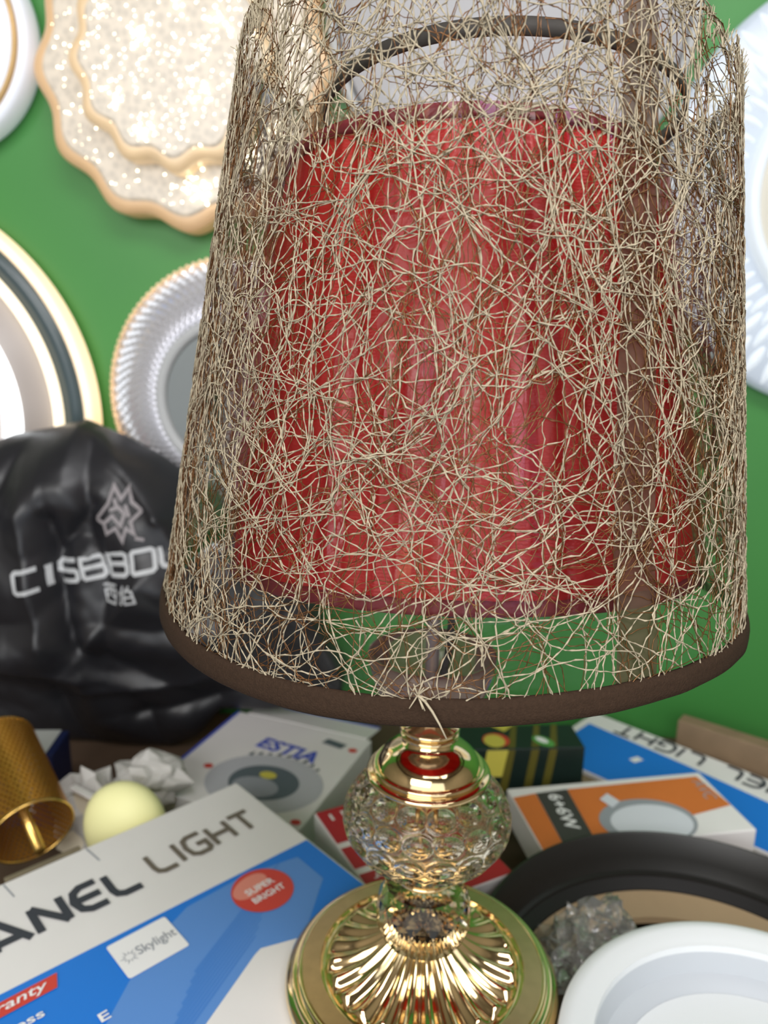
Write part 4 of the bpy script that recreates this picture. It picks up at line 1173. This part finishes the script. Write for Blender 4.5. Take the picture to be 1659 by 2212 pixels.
# 4 plain frosted lamp behind the shade top
M['frost'] = pmat('frost', srgb(172, 172, 176), 0.4, spec=0.4)
w4 = facing('frosted_wall_lamp', (0.0545, 0.706))
tag(w4, 'unlit grey frosted round lamp above the red shade', 'lamp')
o = lathe('frosted_cover', [(0, 0.050), (0.120, 0.0490), (0.160, 0.0455), (0.1690, 0.0420), (0.1710, 0.036), (0.1710, 0.030), (0, 0.030)], M['frost'], w4, 128); smooth_by_angle(o, 50)
o = lathe('outer_rim', [(0.1700, 0.002), (0.1820, 0.002), (0.1845, 0.012), (0.1830, 0.036), (0.1800, 0.0405), (0.1760, 0.041), (0.1725, 0.038), (0.1715, 0.030)], M['rim_grey'], w4, 128, closed=True); smooth_by_angle(o, 50)

# 5 petal lamp at the right edge
M['petal'] = emis('petal', (0.78, 0.89, 1.0, 1), 0.22, (0.42, 0.47, 0.54, 1), rough=0.25)
M['petal_line'] = emis('petal_line', (0.88, 0.95, 1.0, 1), 0.42, (0.5, 0.55, 0.6, 1), rough=0.25)
M['cream_ring'] = pmat('cream_ring', srgb(206, 202, 188), 0.4)
w5 = facing('petal_wall_lamp', (0.432, 0.539))
tag(w5, 'lit bluish white round lamp with petal relief at the right edge', 'lamp')
lathe('back_plate', [(0, 0.001), (0.216, 0.001), (0.2185, 0.010), (0.2165, 0.022), (0.2100, 0.026), (0.135, 0.030), (0, 0.030)], M['petal'], w5, 128)
n_p = 0
def petal_mesh(r0, r1, wid, h):
    V, F = [], []; m, q = 8, 6
    for i in range(m + 1):
        t = i / m; wv = wid * math.sin(math.pi * (0.12 + 0.88 * t) * 0.98) ** 0.7 * (0.5 + 0.5 * t if t < 0.5 else 0.75)
        for j in range(q + 1):
            u = 2 * j / q - 1
            V.append((r0 + (r1 - r0) * t, u * wv, h * (1 - u * u) * math.sin(math.pi * min(1, t * 1.05)) ** 0.6 if t < 0.95 else 0))
    for i in range(m):
        for j in range(q):
            a = i * (q + 1) + j; F.append((a, a + 1, a + q + 2, a + q + 1))
    me = bpy.data.meshes.new('petal'); me.from_pydata(V, [], F); me.update(); me.materials.append(M['petal_line'])
    me.polygons.foreach_set('use_smooth', [True] * len(me.polygons)); return me
rows_ = [(0.136, 0.166, 0.0066, 0.0060, 60), (0.153, 0.188, 0.0082, 0.0060, 60), (0.176, 0.213, 0.0100, 0.0055, 60)]
for ri, (r0, r1, wd, h, cnt) in enumerate(rows_):
    pm = petal_mesh(r0, r1, wd, h)
    for i in range(cnt):
        a = 2 * math.pi * (i + 0.5 * (ri % 2)) / cnt
        if not (math.cos(a) < -0.25): continue      # only the side the shop can see past the shade
        p_ = bpy.data.objects.new('petal', pm); COL.objects.link(p_); p_.parent = w5
        p_.location = (0, 0, 0.0275 - 0.0012 * ri); p_.rotation_euler = (0, 0, a + 0.18)
o = lathe('centre_ring', [(0.1200, 0.030), (0.1220, 0.040), (0.1275, 0.044), (0.1330, 0.040), (0.1350, 0.030)], M['petal_line'], w5, 96)
o = lathe('centre_disc', [(0, 0.040), (0.100, 0.0395), (0.1210, 0.036), (0.1210, 0.030), (0, 0.030)], M['cream_ring'], w5, 96); smooth_by_angle(o, 40)

# 6 white lamp with gold line in the upper left corner
M['bluish_white'] = emis('bluish_white', (0.80, 0.86, 1.0, 1), 0.22, (0.80, 0.84, 0.92, 1))
M['gold_line'] = pmat('gold_line', srgb(206, 172, 120), 0.3, 0.4)
w6 = facing('gold_line_lamp', (-0.548, 0.684))
tag(w6, 'white lamp with thin gold line in the upper left corner', 'lamp')
o = lathe('cover', [(0, 0.054), (0.060, 0.052), (0.088, 0.046), (0.0965, 0.040), (0.0965, 0.030), (0, 0.030)], M['bluish_white'], w6, 96); smooth_by_angle(o, 50)
lathe('gold_ring', [(0.0965, 0.030), (0.0970, 0.041), (0.1005, 0.041), (0.1010, 0.030)], M['gold_line'], w6, 96, closed=True)
o = lathe('outer_rim', [(0.1010, 0.002), (0.1090, 0.002), (0.1120, 0.014), (0.1105, 0.030), (0.1060, 0.037), (0.1010, 0.036)], M['bluish_white'], w6, 96, closed=True)
